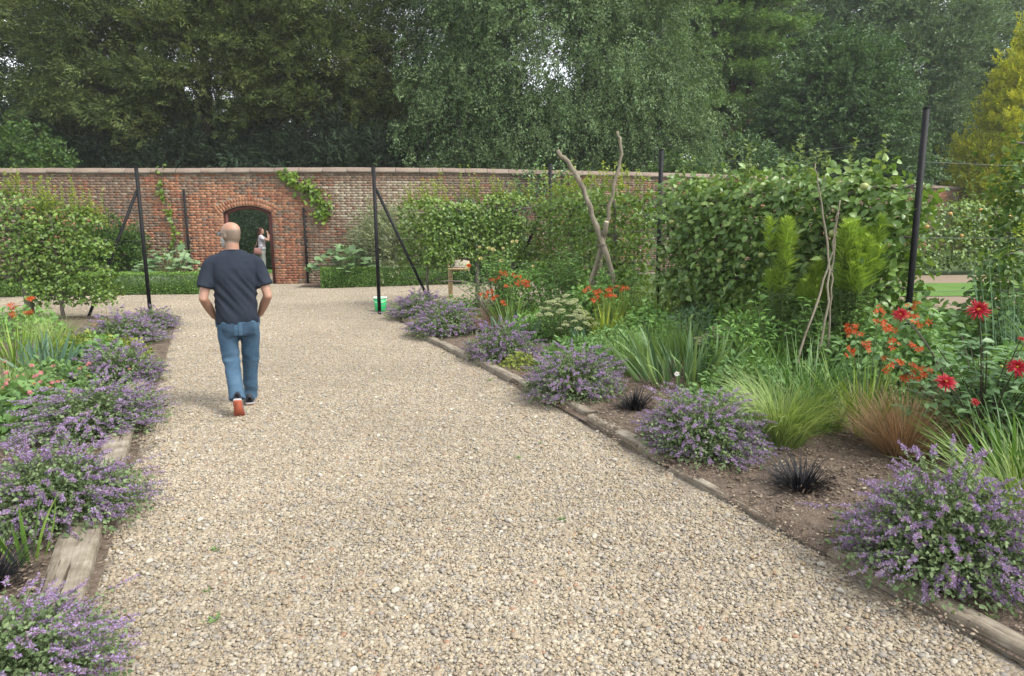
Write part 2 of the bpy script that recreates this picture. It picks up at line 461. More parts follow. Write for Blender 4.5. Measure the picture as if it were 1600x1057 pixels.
# chips and crumbs lying on the bed soil
M_chip = var_mat('mulch_chip', [(0, (0.187, 0.14, 0.102)), (.3, (0.102, 0.0748, 0.0527)), (.55, (0.255, 0.204, 0.149)), (.75, (0.145, 0.106, 0.0765)), (.9, (0.34, 0.289, 0.221))], .9)
def chip_patch(seed, n=230, T=.4):
    rg = np.random.default_rng(seed); C = np.zeros((n, 3)); C[:, :2] = rg.uniform(-T / 2, T / 2, (n, 2))
    a = rg.lognormal(math.log(.0042), .45, n)
    S = np.stack([a * rg.uniform(1, 2.6, n), a, a * .45], 1); C[:, 2] = rg.uniform(0, .004, n)
    Rm = np.array([np.array(Matrix.Rotation(rg.uniform(0, 6.3), 3, 'Z') @ Matrix.Rotation(rg.normal(0, .35), 3, 'X')) for _ in range(n)])
    mb = MB(); blobs(mb, C, S, rg.uniform(0, 1, n), 0, rg, .15, Rm)
    return mb.mesh('chips', M_chip, False)
CHIPS = [chip_patch(20 + s) for s in range(3)]
def bed_points(poly, x0, x1, y0, y1, st):
    gx, gy = np.meshgrid(np.arange(x0, x1, st), np.arange(y0, y1, st)); gx = gx.ravel(); gy = gy.ravel()
    k = inside(poly, gx, gy); return gx[k], gy[k]
def soil_z(x, y, seed, amp):
    return 0.03 + amp * (0.6 + lumpy(np.stack([x, y, 0 * x], 1), seed, 2.2))
gx, gy = bed_points(RBED, -.5, 4.5, 1.5, 8.0, .35); n = len(gx)
P = np.stack([gx, gy, soil_z(gx, gy, 3, .035) + .006], 1); E_ = np.zeros((n, 3)); E_[:, 2] = rg.uniform(0, 6.3, n)
o = scatter('mulch', P, E_, rg.uniform(.9, 1.2, n), rg.integers(0, 3, n), CHIPS); o['label'] = 'bark chips and crumbs on the right flower bed soil'
gx, gy = bed_points(LBED, -4.5, -1, 1.5, 6.0, .35); n = len(gx)
P = np.stack([gx, gy, soil_z(gx, gy, 4, .03) + .006], 1); E_ = np.zeros((n, 3)); E_[:, 2] = rg.uniform(0, 6.3, n)
o = scatter('mulch', P, E_, rg.uniform(.9, 1.2, n), rg.integers(0, 3, n), CHIPS); o['label'] = 'bark chips and crumbs on the left flower bed soil'

# ------------------------------------------------------------------ the garden wall
WP = np.array([(-20, 19.0), (-14.4, 19.8), (-9.24, 20.36), (-3.73, 20.74), (1.07, 22.3), (7.68, 25.3), (14, 29.6), (21, 35.0), (27, 38.5), (34, 42)], float)
def catmull(P, k=40):
    out = []; Q = np.vstack([2 * P[0] - P[1], P, 2 * P[-1] - P[-2]])
    for i in range(1, len(Q) - 2):
        for t in np.linspace(0, 1, k, endpoint=False):
            a, b, c, d = Q[i - 1], Q[i], Q[i + 1], Q[i + 2]
            out.append(.5 * ((2 * b) + (c - a) * t + (2 * a - 5 * b + 4 * c - d) * t * t + (3 * b - a - 3 * c + d) * t ** 3))
    out.append(P[-1]); return np.array(out)
WC = catmull(WP); WS = np.concatenate([[0], np.cumsum(np.linalg.norm(np.diff(WC, axis=0), axis=1))])
def wall_at(s):
    s = np.asarray(s, float); x = np.interp(s, WS, WC[:, 0]); y = np.interp(s, WS, WC[:, 1])
    x2 = np.interp(s + .05, WS, WC[:, 0]); y2 = np.interp(s + .05, WS, WC[:, 1])
    t = nrm(np.stack([x2 - x, y2 - y], -1)); return np.stack([x, y], -1), t
def s_of_x(x): return float(np.interp(x, WC[:, 0], WS))
WALL_H, WALL_T = 3.25, 0.36
D0, D1 = s_of_x(-8.48), s_of_x(-7.06)
SPR, APX = 2.12, 2.32               # springing and apex of the door arch
dm = (D0 + D1) / 2; hw = (D1 - D0) / 2
RAD = (hw * hw + (APX - SPR) ** 2) / (2 * (APX - SPR)); ACZ = APX - RAD
def arch_z(s, extra=0.0):
    d = np.asarray(s) - dm; return np.where(np.abs(d) < hw + extra, ACZ + np.sqrt(np.maximum((RAD + extra) ** 2 - d * d, 0)), 0.0)

wall = thing('brick_wall', 'long old red brick garden wall with arched doorway and pale stone coping', 'wall')
M_mortar = noise_mat('lime_mortar', (0.211, 0.18, 0.136), (0.291, 0.254, 0.205), 6, .95, .6, 60)
mb = MB()
ss = np.unique(np.concatenate([np.arange(0, WS[-1], .4), np.linspace(D0, D1, 25), [WS[-1]]]))
pc, tc_ = wall_at(ss); nc = np.stack([-tc_[:, 1], tc_[:, 0]], 1)       # points away from the camera
f0 = pc; b0 = pc + nc * WALL_T
for i in range(len(ss) - 1):
    a, b = ss[i], ss[i + 1]; indoor = a >= D0 - 1e-6 and b <= D1 + 1e-6
    za = float(arch_z(a)) if indoor else -.1; zb = float(arch_z(b)) if indoor else -.1
    if indoor and abs(a - D0) < 1e-6: za = SPR
    if indoor and abs(b - D1) < 1e-6: zb = SPR
    q = lambda p, z: (p[0], p[1], z)
    mb.add([q(f0[i], za), q(f0[i + 1], zb), q(f0[i + 1], WALL_H), q(f0[i], WALL_H)], np.array([[0, 1, 2, 3]]))
    mb.add([q(b0[i], za), q(b0[i + 1], zb), q(b0[i + 1], WALL_H), q(b0[i], WALL_H)], np.array([[3, 2, 1, 0]]))
    if indoor: mb.add([q(f0[i], za), q(f0[i + 1], zb), q(b0[i + 1], zb), q(b0[i], za)], np.array([[3, 2, 1, 0]]))
for s_, fl in ((D0, 0), (D1, 1)):
    i = int(np.argmin(abs(ss - s_)))
    mb.add([(*f0[i], -.1), (*b0[i], -.1), (*b0[i], SPR), (*f0[i], SPR)], np.array([[0, 1, 2, 3]]))
mb.build('mortar_core', M_mortar, wall)

# brick colours: index into a ramp of fired clay tones, weathered tones and limewashed tones
BR = [(0.0, (.255, .105, .06)), (.08, (.30, .135, .075)), (.16, (.225, .092, .053)), (.24, (.32, .16, .09)), (.32, (.27, .14, .085)),
      (.40, (0.184, 0.088, 0.054)), (.48, (0.178, 0.118, 0.081)), (.56, (0.14, 0.098, 0.0702)), (.64, (0.216, 0.155, 0.108)), (.72, (0.124, 0.092, 0.0675)),
      (.80, (0.254, 0.205, 0.149)), (.88, (0.297, 0.25, 0.184)), (.95, (0.221, 0.18, 0.126))]
M_brick = var_mat('brick_clay', [(p, c) for p, c in BR], .9, nscale=14, namp=.3, bump=.5, bscale=60, spec=.2)
def brick_tone(s, z, x, rg):
    """weathering of the wall: bright repaired brick round the door, sooty lichen-grown top, pale limewash towards the right"""
    n1 = lumpy(np.array([[s, 0, z]]), 77, .9)[0]; n2 = lumpy(np.array([[s, 3, z]]), 78, 2.3)[0]
    red = min(1.9 - abs(x + 7.8), 1.0) * 1.6 - max(0, z - 2.45) / .42 - max(0, .3 - z) * 2
    if x < -9.6: red = max(red, .5 - abs(z - 2.1) * .55 + .6 * n1)
    if x > 1.5: red = max(red, .1 + .5 * n1)
    pale = (1.15 - abs(x + 3.7) / 1.9) + .35 * n1 + .25 * n2
    if x < -9.6: pale = max(pale, -.35 + 1.0 * n1 - (.6 if x < -11.5 else 0))
    u = rg.random()
    pick = lambda L_, c_, w_: L_[int(np.clip((c_ + rg.normal(0, w_)) * len(L_), 0, len(L_) - 1))]
    if red + .35 * n2 + .3 * (u - .5) > .35:
        return pick([.59, .43, .19, .03, .11, .35, .27], .55 + .3 * n2, .33)
    if pale + .5 * (u - .5) > .5 and z < 3.0:
        return pick([.51, .67, .97, .83, .91], .6 + .35 * n2, .3)
    return pick([.75, .59, .51, .43, .51, .67, .97], .5 + .38 * n1 + .2 * n2 - max(0, z - 2.7) * .5, .24)
rg = np.random.default_rng(11)
rows = []
COURSE = .075
for c in range(43):
    z = .012 + c * COURSE + COURSE / 2 - .005
    if z > WALL_H - .03: break
    s = 1.0 - (0.0 if c % 2 else .1625); k = 0
    while s < WS[-1] - .5:
        ln = .215 if k % 2 == 0 else .1025
        s0, s1 = s, s + ln; s += ln + .010; k += 1
        if s1 > D0 - .3 and s0 < D1 + .3:
            # clip to the opening and to the arch ring
            lim = None
            zt = z + .03
            if z - .035 < SPR + .02:
                if s0 < D0 < s1: s1 = D0 - .002
                elif s0 < D1 < s1: s0 = D1 + .002
                elif s0 >= D0 and s1 <= D1: continue
            sm = (s0 + s1) / 2
            ro = math.hypot(sm - dm, z - ACZ)
            if z > SPR - .05 and ro < RAD + .265 and abs(sm - dm) < hw + .16: continue
            if s1 - s0 < .03: continue
        rows.append((s0, s1, z))
rows = np.array(rows)
sm = (rows[:, 0] + rows[:, 1]) / 2; pm, tm = wall_at(sm)
dist = np.hypot(sm - dm, (rows[:, 2] - 1.75) * 1.1) + np.where(rows[:, 2] < .25, 3, 0)
near = set(np.argsort(dist)[:300].tolist())
BM = {}
stuff = MB()
for i, (s0, s1, z) in enumerate(rows):
    x, y = pm[i]; t = tm[i]; nv = np.array([-t[1], t[0]])
    tone = float(brick_tone(sm[i], z, x, rg)) + rg.uniform(-.015, .015)
    proud = rg.uniform(.004, .011); tilt = rg.normal(0, .006)
    c = np.array([x, y, z]) + np.array([nv[0], nv[1], 0]) * (.03 - proud)
    if i in near:
        key = (round(tone * 12.5), round((s1 - s0) / .02))
        if key not in BM:
            b = MB(); box(b, (0, 0, 0), (s1 - s0, .06, .065), key[0] / 12.5 + .01, bevel=.004); BM[key] = b.mesh('brick', M_brick)
        link('brick', BM[key], wall, tuple(c), (0, tilt, math.atan2(t[1], t[0])))
    else:
        ca, sa = t; V = np.array([[-1, 0, -1], [1, 0, -1], [1, 0, 1], [-1, 0, 1], [-1, 1, -1], [1, 1, -1], [1, 1, 1], [-1, 1, 1]], float) * np.array([(s1 - s0) / 2, .03, .0325])
        V[:, 2] += V[:, 0] * tilt; V[:, 1] -= .03 * 0
        V = np.stack([V[:, 0] * ca - V[:, 1] * sa, V[:, 0] * sa + V[:, 1] * ca, V[:, 2]], 1) + (np.array([x, y, z]) - np.array([nv[0], nv[1], 0]) * proud)
        stuff.add(V, np.array([[0, 1, 2, 3], [1, 5, 6, 2], [4, 0, 3, 7], [3, 2, 6, 7], [4, 5, 1, 0]]), tone)
stuff.build('brickwork', M_brick, wall, kind='stuff')
# arch ring of bricks on edge, two rows
for ring in range(2):
    r0 = RAD + .012 + ring * .125; a0 = math.asin((hw + .10) / RAD)
    nb = 21 + 2 * ring
    for k in range(nb):
        a = -a0 + (k + .5) * 2 * a0 / nb
        b = MB(); box(b, (0, 0, 0), (2 * a0 * (r0 + .055) / nb - .010, .06, .115), rg.choice([.27, .27, .35, .19, .11]), bevel=.004)
        s_ = dm + math.sin(a) * (r0 + .055); z = ACZ + math.cos(a) * (r0 + .055)
        p, t = wall_at(s_)
        o = link('arch_brick', b.mesh('arch_brick', M_brick), wall, (p[0] - t[1] * .019, p[1] + t[0] * .019, z))
        o.rotation_euler = (Matrix.Rotation(math.atan2(t[1], t[0]), 3, 'Z') @ Matrix.Rotation(a, 3, 'Y')).to_euler()
# reveal bricks inside the doorway
for s_, sg in ((D0, 1), (D1, -1)):
    p, t = wall_at(s_); nv = np.array([-t[1], t[0]])
    b = MB()
    for c in range(27):
        for k in range(2):
            l_ = .17
            q = p + nv * (.012 + l_ / 2 + k * .18)
            box(b, (q[0] - t[0] * sg * .001, q[1] - t[1] * sg * .001, .012 + c * COURSE + .0325), (.012, l_, .065), rg.choice([.03, .11, .35, .27]), np.array(Matrix.Rotation(math.atan2(t[1], t[0]), 3, 'Z')))
    b.build('reveal_brickwork', M_brick, wall, kind='stuff')
# coping: oversailing brick course plus weathered half-round coping stones
M_cope = noise_mat('coping_stone', (0.119, 0.0874, 0.067), (0.208, 0.16, 0.127), 5, .92, .7, 40, third=(0.169, 0.156, 0.12))
s = .6; k = 0; COPE = {}
while s < WS[-1] - 1:
    ln = .70; p, t = wall_at(s + ln / 2); nv = np.array([-t[1], t[0]])
    v = k % 4
    if v not in COPE:
        r2 = np.random.default_rng(v); prof = [(-.07, 0), (-.075, .055), (-.045, .06), (-.03, .115), (.06, .155), (.18, .165), (.30, .155), (.39, .115), (.405, .06), (.435, .055), (.43, 0)]
        V = []
        for e in (-1, -.985, .985, 1):
            sc_ = .985 if abs(e) == 1 else 1
            for (a, b) in prof: V.append((e * (ln / 2 - .005), a + r2.normal(0, .003), b * sc_ + r2.normal(0, .003)))
        m_ = len(prof); F = []
        for i in range(3):
            for j in range(m_): F.append([i * m_ + j, (i + 1) * m_ + j, (i + 1) * m_ + (j + 1) % m_, i * m_ + (j + 1) % m_])
        b = MB(); b.add(V, [np.array(F), np.arange(m_)[::-1].reshape(1, -1), (np.arange(m_) + 3 * m_).reshape(1, -1)]); COPE[v] = b.mesh('coping_stone', M_cope)
    link('coping_stone', COPE[v], wall, (p[0], p[1], WALL_H + rg.uniform(-.004, .004)), (0, rg.normal(0, .004), math.atan2(t[1], t[0])))
    s += ln; k += 1
# maroon door frame set in the opening
M_maroon = noise_mat('maroon_paint', (.075, .022, .018), (.10, .03, .024), 12, .55, .2, 60)
fr = MB()
pd, td = wall_at(dm); ndv = np.array([-td[1], td[0]]); angd = math.atan2(td[1], td[0]); RZ = np.array(Matrix.Rotation(angd, 3, 'Z'))
frame = link('door_frame', None, wall)
for sg, s_ in ((1, D0), (-1, D1)):
    b = MB(); p, t = wall_at(s_); q = p + td * sg * .062 + ndv * .13
    box(b, (q[0], q[1], SPR / 2), (.10, .11, SPR), .5, RZ, bevel=.006); b.build('jamb', M_maroon, frame)
b = MB(); V = []; K = 17
for i in range(K):
    a = (i / (K - 1) * 2 - 1) * math.asin((hw - .012) / RAD)
    for rr, yy in ((RAD - .012, .075), (RAD - .10, .075), (RAD - .10, .185), (RAD - .012, .185)):
        sl = math.sin(a) * rr; q = pd + td * sl + ndv * yy; V.append((q[0], q[1], ACZ + math.cos(a) * rr))
F = [[i * 4 + j, i * 4 + (j + 1) % 4, i * 4 + 4 + (j + 1) % 4, i * 4 + 4 + j] for i in range(K - 1) for j in range(4)]
b.add(V, [np.array(F), np.array([[3, 2, 1, 0]]), np.array([[0, 1, 2, 3]]) + (K - 1) * 4]); b.build('arched_head', M_maroon, frame)
wall['kind'] = 'thing'
# ------------------------------------------------------------------ trees
M_bark = noise_mat('bark_brown', (0.048, 0.036, 0.0264), (0.104, 0.08, 0.06), 9, .95, 1.0, 30, stretch=(1, 1, .25), dist=.03)
M_yewbark = noise_mat('bark_yew', (0.0396, 0.0324, 0.0252), (0.0792, 0.0684, 0.0558), 9, .95, 1.0, 30, stretch=(1, 1, .25), dist=.03)
M_barkred = noise_mat('bark_red_brown', (.095, .05, .034), (.17, .10, .07), 6, .95, 1.0, 24, stretch=(1, 1, .2), dist=.04)
M_barkpale = noise_mat('bark_pale', (0.14, 0.126, 0.108), (0.252, 0.234, 0.21), 5, .9, .8, 20, third=(0.084, 0.077, 0.07))
M_barkgrey = noise_mat('bark_grey', (.10, .085, .07), (.19, .165, .14), 8, .95, 1.0, 40, stretch=(1, 1, .3), dist=.02)

ML_yew = leaf_mat('yew_needles', [(0.0415, 0.0677, 0.0223), (0.0806, 0.119, 0.0366), (0.136, 0.178, 0.055), (0.25, 0.289, 0.0864)], .6, .15, .2)
ML_birch = leaf_mat('birch_leaf', [(0.0588, 0.109, 0.0384), (0.0976, 0.166, 0.0614), (0.149, 0.224, 0.0889), (0.21, 0.289, 0.138)], .5, .25, .3)
ML_cedar = leaf_mat('cedar_needles', [(0.0975, 0.174, 0.0473), (0.178, 0.297, 0.0757), (0.278, 0.416, 0.106)], .6, .12, .2)
ML_dark = leaf_mat('dark_conifer', [(0.0225, 0.0413, 0.0225), (0.045, 0.0713, 0.0375), (0.0638, 0.0938, 0.0488)], .6, .1, .2)
ML_holly = leaf_mat('round_tree_leaf', [(0.0508, 0.102, 0.0353), (0.0817, 0.158, 0.0482), (0.135, 0.221, 0.0723)], .45, .2, .35)
ML_pale = leaf_mat('pale_tree_leaf', [(0.0975, 0.163, 0.0813), (0.139, 0.22, 0.106), (0.195, 0.276, 0.139)], .5, .25, .3)
ML_gold = leaf_mat('golden_conifer_leaf', [(0.228, 0.296, 0.018), (0.422, 0.461, 0.024), (0.597, 0.59, 0.03), (0.809, 0.738, 0.036)], .55, .2, .2, (1.1, 1.1, .5))
ML_shrub = leaf_mat('shrub_leaf', [(0.0416, 0.0892, 0.0238), (0.0833, 0.155, 0.0357), (0.131, 0.214, 0.0536)], .45, .25, .35)

def sprig(seed, n, length, lw, ll, mat, spread=.5, droop=0.0, flat=.4, shape='rhomb', vlo=0, vhi=1):
    """one twig's worth of leaves along +X"""
    rg = np.random.default_rng(seed); t = rg.uniform(.05, 1, n)
    sg = rg.choice([-1, 1], n)
    P = np.stack([t * length, sg * rg.uniform(0, .35, n) * length * (1 - t * .6), rg.normal(0, .06, n) * length - droop * length * t * t], 1)
    D = np.stack([rg.uniform(.3, 1, n), sg * rg.uniform(.1, 1, n) * spread * 2, rg.normal(0, .35, n) - droop], 1)
    N = np.stack([rg.normal(0, flat, n), rg.normal(0, flat, n), np.ones(n)], 1)
    mb = MB(); leaves(mb, P, D, N, ll * rg.uniform(.6, 1.25, n), lw * rg.uniform(.6, 1.25, n), np.clip(rg.uniform(vlo, vhi, n) ** 1.1, 0, 1), shape)
    return mb.mesh('sprig', mat)

SP_yew = [sprig(s, 30, .50, .034, .14, ML_yew, .45, .15, .5, vlo=a, vhi=b) for s, a, b in ((1, 0, .5), (2, .1, .7), (3, .4, 1.0), (4, .2, .8))]
SP_birch = [sprig(10 + s, 30, .55, .055, .085, ML_birch, .6, .45, .9, vlo=a, vhi=b) for s, a, b in ((1, 0, .7), (2, .1, .9), (3, .3, 1.0))]
SP_cedar = [sprig(20 + s, 34, .55, .05, .14, ML_cedar, .6, .05, .3) for s in range(2)]
SP_dark = [sprig(30 + s, 26, .6, .06, .16, ML_dark, .6, .1, .6) for s in range(2)]
SP_holly = [sprig(40 + s, 26, .42, .085, .115, ML_holly, .7, .15, .8, vlo=a, vhi=b) for s, a, b in ((1, 0, .7), (2, .2, 1), (3, 0, 1))]
SP_pale = [sprig(50 + s, 24, .5, .075, .11, ML_pale, .7, .2, .9) for s in range(2)]
SP_gold = [sprig(60 + s, 30, .36, .045, .10, ML_gold, .5, -.1, .6, vlo=a, vhi=b) for s, a, b in ((1, 0, .6), (2, .3, 1))]
SP_shrub = [sprig(70 + s, 22, .36, .075, .12, ML_shrub, .7, .15, .8) for s in range(2)]

def bez(a, b, c, k=7):
    t = np.linspace(0, 1, k)[:, None]; return (1 - t) ** 2 * a + 2 * t * (1 - t) * b + t * t * c

def make_tree(name, label, base, height, tr, lobes, nclump, crad, nsprig, src, bark, seed, droop=0.0, group=None, limb_share=.4,
              flat=.55, size=1.0, shell=.55, trunk_top=.8, out=1.0, up=.15, stems=None, vmap=None, trunkpath=None):
    """tapered trunk with limbs reaching to clumps of leafy twigs that fill the given lobes (centre, radii)"""
    rg = np.random.default_rng(seed); base = np.array(base, float)
    t = thing(name, label, 'tree', tuple(base), 0, group)
    lob = [(np.array(c, float), np.array(r, float)) for c, r in lobes]
    vol = np.array([r[0] * r[1] * r[2] for _, r in lob]) ** .8; vol /= vol.sum()
    C = []
    while len(C) < nclump:
        c, r = lob[rg.choice(len(lob), p=vol)]
        d = nrm(rg.normal(size=3)); q = shell + (1 - shell) * rg.random() ** .7
        p = c + d * r * q * (1 + .16 * lumpy((d * 3)[None], seed, 1.0)[0])
        deep = any((((p - c2) / r2) ** 2).sum() < (shell * .8) ** 2 for c2, r2 in lob)
        if deep and rg.random() < .7: continue
        C.append(p)
    C = np.array(C)
    lm = MB()
    stems = stems or [((0, 0), (0, 0), 1.0)]
    axes = []
    for (bx, by), (tx, ty), f in stems:
        k = 9; z = np.linspace(-.1, height * trunk_top * f, k)
        pa = np.stack([bx + (tx - bx) * (z / z[-1]) + rg.normal(0, .04, k).cumsum() * .5, by + (ty - by) * (z / z[-1]) + rg.normal(0, .04, k).cumsum() * .5, z], 1)
        rad = tr * f * (1 - .75 * (z - z[0]) / (z[-1] - z[0])) * np.where(np.arange(k) == 0, 1.25, 1)
        tk = MB(); tube(tk, pa, rad, 10); tk.build('trunk', bark, t, True); axes.append((pa, rad))
    for p in C:
        if rg.random() > limb_share: continue
        pa, rad = axes[int(np.argmin([np.linalg.norm(a[:, :2].mean(0) - p[:2]) + .5 * rg.random() for a, _ in axes]))]
        zt = np.clip(p[2] - rg.uniform(.1, .7) * np.linalg.norm(p[:2]) * .6, height * .12, pa[-1, 2] * .97)
        i = np.searchsorted(pa[:, 2], zt); i = min(max(i, 1), len(pa) - 1)
        a = pa[i - 1] + (pa[i] - pa[i - 1]) * ((zt - pa[i - 1, 2]) / max(pa[i, 2] - pa[i - 1, 2], .01))
        mid = (a + p) / 2 + rg.normal(0, .25, 3) + np.array([0, 0, .12 * np.linalg.norm(p - a)])
        pts = bez(a, mid, p); ln = np.linalg.norm(p - a)
        pts[1:-1] += rg.normal(0, .04, (5, 3)) * ln * .15
        r0 = min(.012 * ln + .025, rad[i] * .6)
        tube(lm, pts, np.linspace(r0, .010, 7), 5)
    if lm.n: lm.build('limbs', bark, t, True)
    n = nclump * nsprig
    cr = crad * rg.uniform(.6, 1.35, nclump)
    off = rg.normal(0, .5, (nclump, nsprig, 3)) * cr[:, None, None] * np.array([1, 1, flat])
    P = (C[:, None] + off).reshape(-1, 3)
    ax = np.array([0, 0, height * .45])
    D = nrm((C - ax) * np.array([1, 1, .4]))[:, None] * out + nrm(off) * .7 + rg.normal(0, .3, off.shape) + np.array([0, 0, up - droop])
    D = D.reshape(-1, 3)
    N = np.array([0, 0, 1.]) * .6 + rg.normal(0, .5, D.shape) + .35 * nrm(C - ax)[:, None].repeat(nsprig, 1).reshape(-1, 3)
    idx = rg.integers(0, len(src), nclump)[:, None].repeat(nsprig, 1).ravel()
    mixm = rg.random(n) < .3; idx[mixm] = rg.integers(0, len(src), mixm.sum())
    scatter('crown', P, frame_euler(D, N), size * rg.uniform(.7, 1.3, n), idx, src, t)
    return t

BG = 'trees beyond the garden wall'
make_tree('yew_tree', 'wide dark olive yew tree with bare spreading limbs, behind the wall left of the doorway', (-13.2, 30, 0), 13, .50,
          [((-1.2, -.6, 8.2), (5.8, 3.6, 3.4)), ((-4.2, 0, 7.3), (3.8, 3.0, 2.6)), ((3.2, -.8, 8.8), (4.0, 3.2, 3.2)), ((0, 0, 11.2), (5.5, 3.6, 3.0)), ((-4.6, -1.2, 10.4), (3.4, 2.8, 2.2)), ((-2.5, 2.5, 5.2), (6.5, 1.6, 1.5)), ((2.5, 2.2, 4.6), (3.5, 1.6, 1.3))],
          450, 1.0, 24, SP_yew, M_yewbark, 101, .05, BG, .60, .40, 1.15, .35, .75, stems=[((0, 0), (.6, 0), 1.0), ((.9, .3), (2.6, .4), .8), ((-.8, .2), (-2.6, 0), .75)])
make_tree('yew_tree', 'olive yew tree with one slim straight trunk above the wall right of the doorway', (-9.0, 30.5, 0), 12.5, .26,
          [((1.2, 0, 8.6), (3.8, 3.0, 3.4)), ((3.4, .4, 6.6), (2.8, 2.4, 1.8)), ((0, 0, 11), (4.2, 3.0, 2.6)), ((-1.6, .5, 7.2), (2.4, 2.4, 1.5)), ((1.5, .8, 4.6), (3.4, 1.6, 1.3))],
          290, 1.0, 24, SP_yew, M_barkgrey, 102, .05, BG, .40, .45, 1.1, .3, .8)
make_tree('conifer_tree', 'blue-green dark conifer at the far left edge behind the wall', (-26.5, 35, 0), 17, .35,
          [((0, 0, 9), (4.4, 3.6, 8.5))], 170, 1.2, 22, SP_dark, M_bark, 103, .1, BG, .25, .45, 1.4, .6)
make_tree('birch_tree', 'broad grey-green weeping birch with several pale stems, centre behind the wall', (1.6, 29.5, 0), 14.5, .14,
          [((-.2, 0, 8.4), (5.3, 3.4, 5.6)), ((-3.6, -.3, 6.0), (2.8, 2.6, 3.6)), ((3.9, -.4, 5.8), (2.9, 2.6, 3.4)), ((0, -.6, 5.4), (4.6, 2.6, 2.8)), ((-2.2, 0, 12), (3.4, 2.8, 3.6)), ((2.9, 0, 11.5), (3.2, 2.8, 3.6))],
          800, .85, 22, SP_birch, M_barkpale, 104, .75, BG, .16, 1.15, 1.0, .4, .8, .55, 0.0,
          stems=[((-2.2, -.9), (-2.6, 0), 1.0), ((-1.0, -1.0), (-1.4, 0), .9), ((-3.2, -.6), (-4.0, 0), .8), ((.9, -.8), (1.3, 0), 1.0), ((2.6, -.6), (3.4, 0), .9), ((-4.6, 0), (-5.2, .2), .7)])
make_tree('birch_tree', 'smaller pale birch filling the gap between the olive yew and the broad birch', (-4.2, 33, 0), 15, .12,
          [((0, 0, 9.5), (2.6, 2.6, 5.4))], 130, .85, 22, SP_birch, M_barkpale, 114, .6, BG, .2, 1.1, 1.1, .5, .85, .55, 0.0)
make_tree('cedar_tree', 'tall cedar with reddish trunk and flat layered boughs, right of the birch', (12.9, 42, 0), 20, .55,
          [((-.8 + .5 * (i % 2), -.8, z), (r, 2.4, .28)) for i, (z, r) in enumerate(((8.2, 1.8), (9.9, 2.6), (11.3, 3.2), (12.6, 3.6), (13.9, 3.5), (15.2, 3.2), (16.6, 2.8)))],
          210, .75, 24, SP_cedar, M_barkred, 105, .02, BG, .45, .14, 1.35, .25, .9, .8, .0, stems=[((0, 0), (.2, 0), 1.0), ((1.1, .4), (1.5, .4), .75)])
make_tree('conifer_tree', 'very dark spreading conifer high up behind the round green tree', (20.5, 52, 0), 24, .6,
          [((0, 0, 17), (6.5, 3, 1.6)), ((-1, 0, 20), (7, 3, 1.8)), ((2.0, 0, 13.8), (4.0, 3, 1.4)), ((-4.5, 0, 10), (2.6, 2.4, 5))], 230, 1.1, 18, SP_dark, M_bark, 106, .05, BG, .6, .35, 1.5, .3, .9)
make_tree('round_tree', 'rounded dense dark green tree between the cedar and the golden conifer', (16.6, 36.5, 0), 11, .3,
          [((0, 0, 5.9), (3.7, 3.3, 4.5)), ((-1.8, -.5, 4.2), (2.5, 2.4, 2.8)), ((1.4, -.6, 4.4), (2.6, 2.4, 2.9)), ((.2, 0, 8.2), (2.2, 2.2, 2.4))],
          420, .8, 22, SP_holly, M_bark, 107, .05, BG, .12, .85, 1.1, .72)
make_tree('tall_tree', 'tall pale hazy green tree with thin trunks behind the round tree', (25.0, 45, 0), 18, .2,
          [((0, 0, 9.5), (4.0, 3.2, 6.2)), ((1.5, 0, 14), (4.4, 3.0, 4.0)), ((-2.5, 0, 14), (3.0, 3.0, 4.0))], 330, 1.1, 20, SP_pale, M_barkgrey, 108, .1, BG, .2, .9, 1.35, .5,
          stems=[((0, -1), (0, 0), 1.0), ((-1.2, -1.5), (-2.0, 0), .8)])
make_tree('tall_tree', 'tall pale green tree at the right edge behind the golden conifer', (34.5, 48, 0), 19, .22,
          [((0, 0, 11), (5.0, 3.2, 8))], 260, 1.2, 20, SP_pale, M_barkgrey, 118, .1, BG, .2, .9, 1.45, .5)
make_tree('golden_conifer', 'bright golden yellow cone-shaped conifer at the right edge behind the wall', (26.9, 36.5, 0), 11.6, .25,
          [((0, 0, 2.8), (3.4, 3.0, 3.2)), ((-.1, 0, 5.4), (2.9, 2.5, 3.0)), ((.1, 0, 8.0), (2.1, 1.9, 2.6)), ((.3, 0, 10.2), (1.2, 1.2, 2.0)), ((-1.2, -.2, 7.2), (.9, .9, 2.2)), ((1.5, -.2, 8.6), (.9, .9, 2.2))],
          470, .5, 22, SP_gold, M_barkred, 109, -.6, BG, .1, 1.3, 1.05, .78, .85, .6, .5)
make_tree('golden_conifer', 'second golden conifer half hidden at the far right edge', (30.2, 37, 0), 12.4, .25,
          [((0, 0, 4), (3.0, 2.6, 4.2)), ((0, 0, 8.6), (1.8, 1.8, 3.6))], 240, .5, 20, SP_gold, M_barkred, 110, -.6, BG, .1, 1.3, 1.05, .8, .85, .6, .5)
make_tree('cedar_tree', 'dark green cedar filling the shade between the tall cedar and the round tree', (15.3, 47, 0), 13, .35,
          [((0, 0, 7.5), (3.6, 3, 5))], 170, 1.1, 20, SP_cedar, M_bark, 111, .1, BG, .3, .6, 1.4, .5)
make_tree('broadleaf_tree', 'mid green tree filling the sky gap above the tall cedar', (7.5, 44, 0), 19, .3,
          [((0, 0, 14), (4.0, 3, 5)), ((6.5, 3, 15), (5.0, 3, 4.0))], 200, 1.3, 20, SP_pale, M_bark, 115, .1, BG, .3, .8, 1.4, .4)

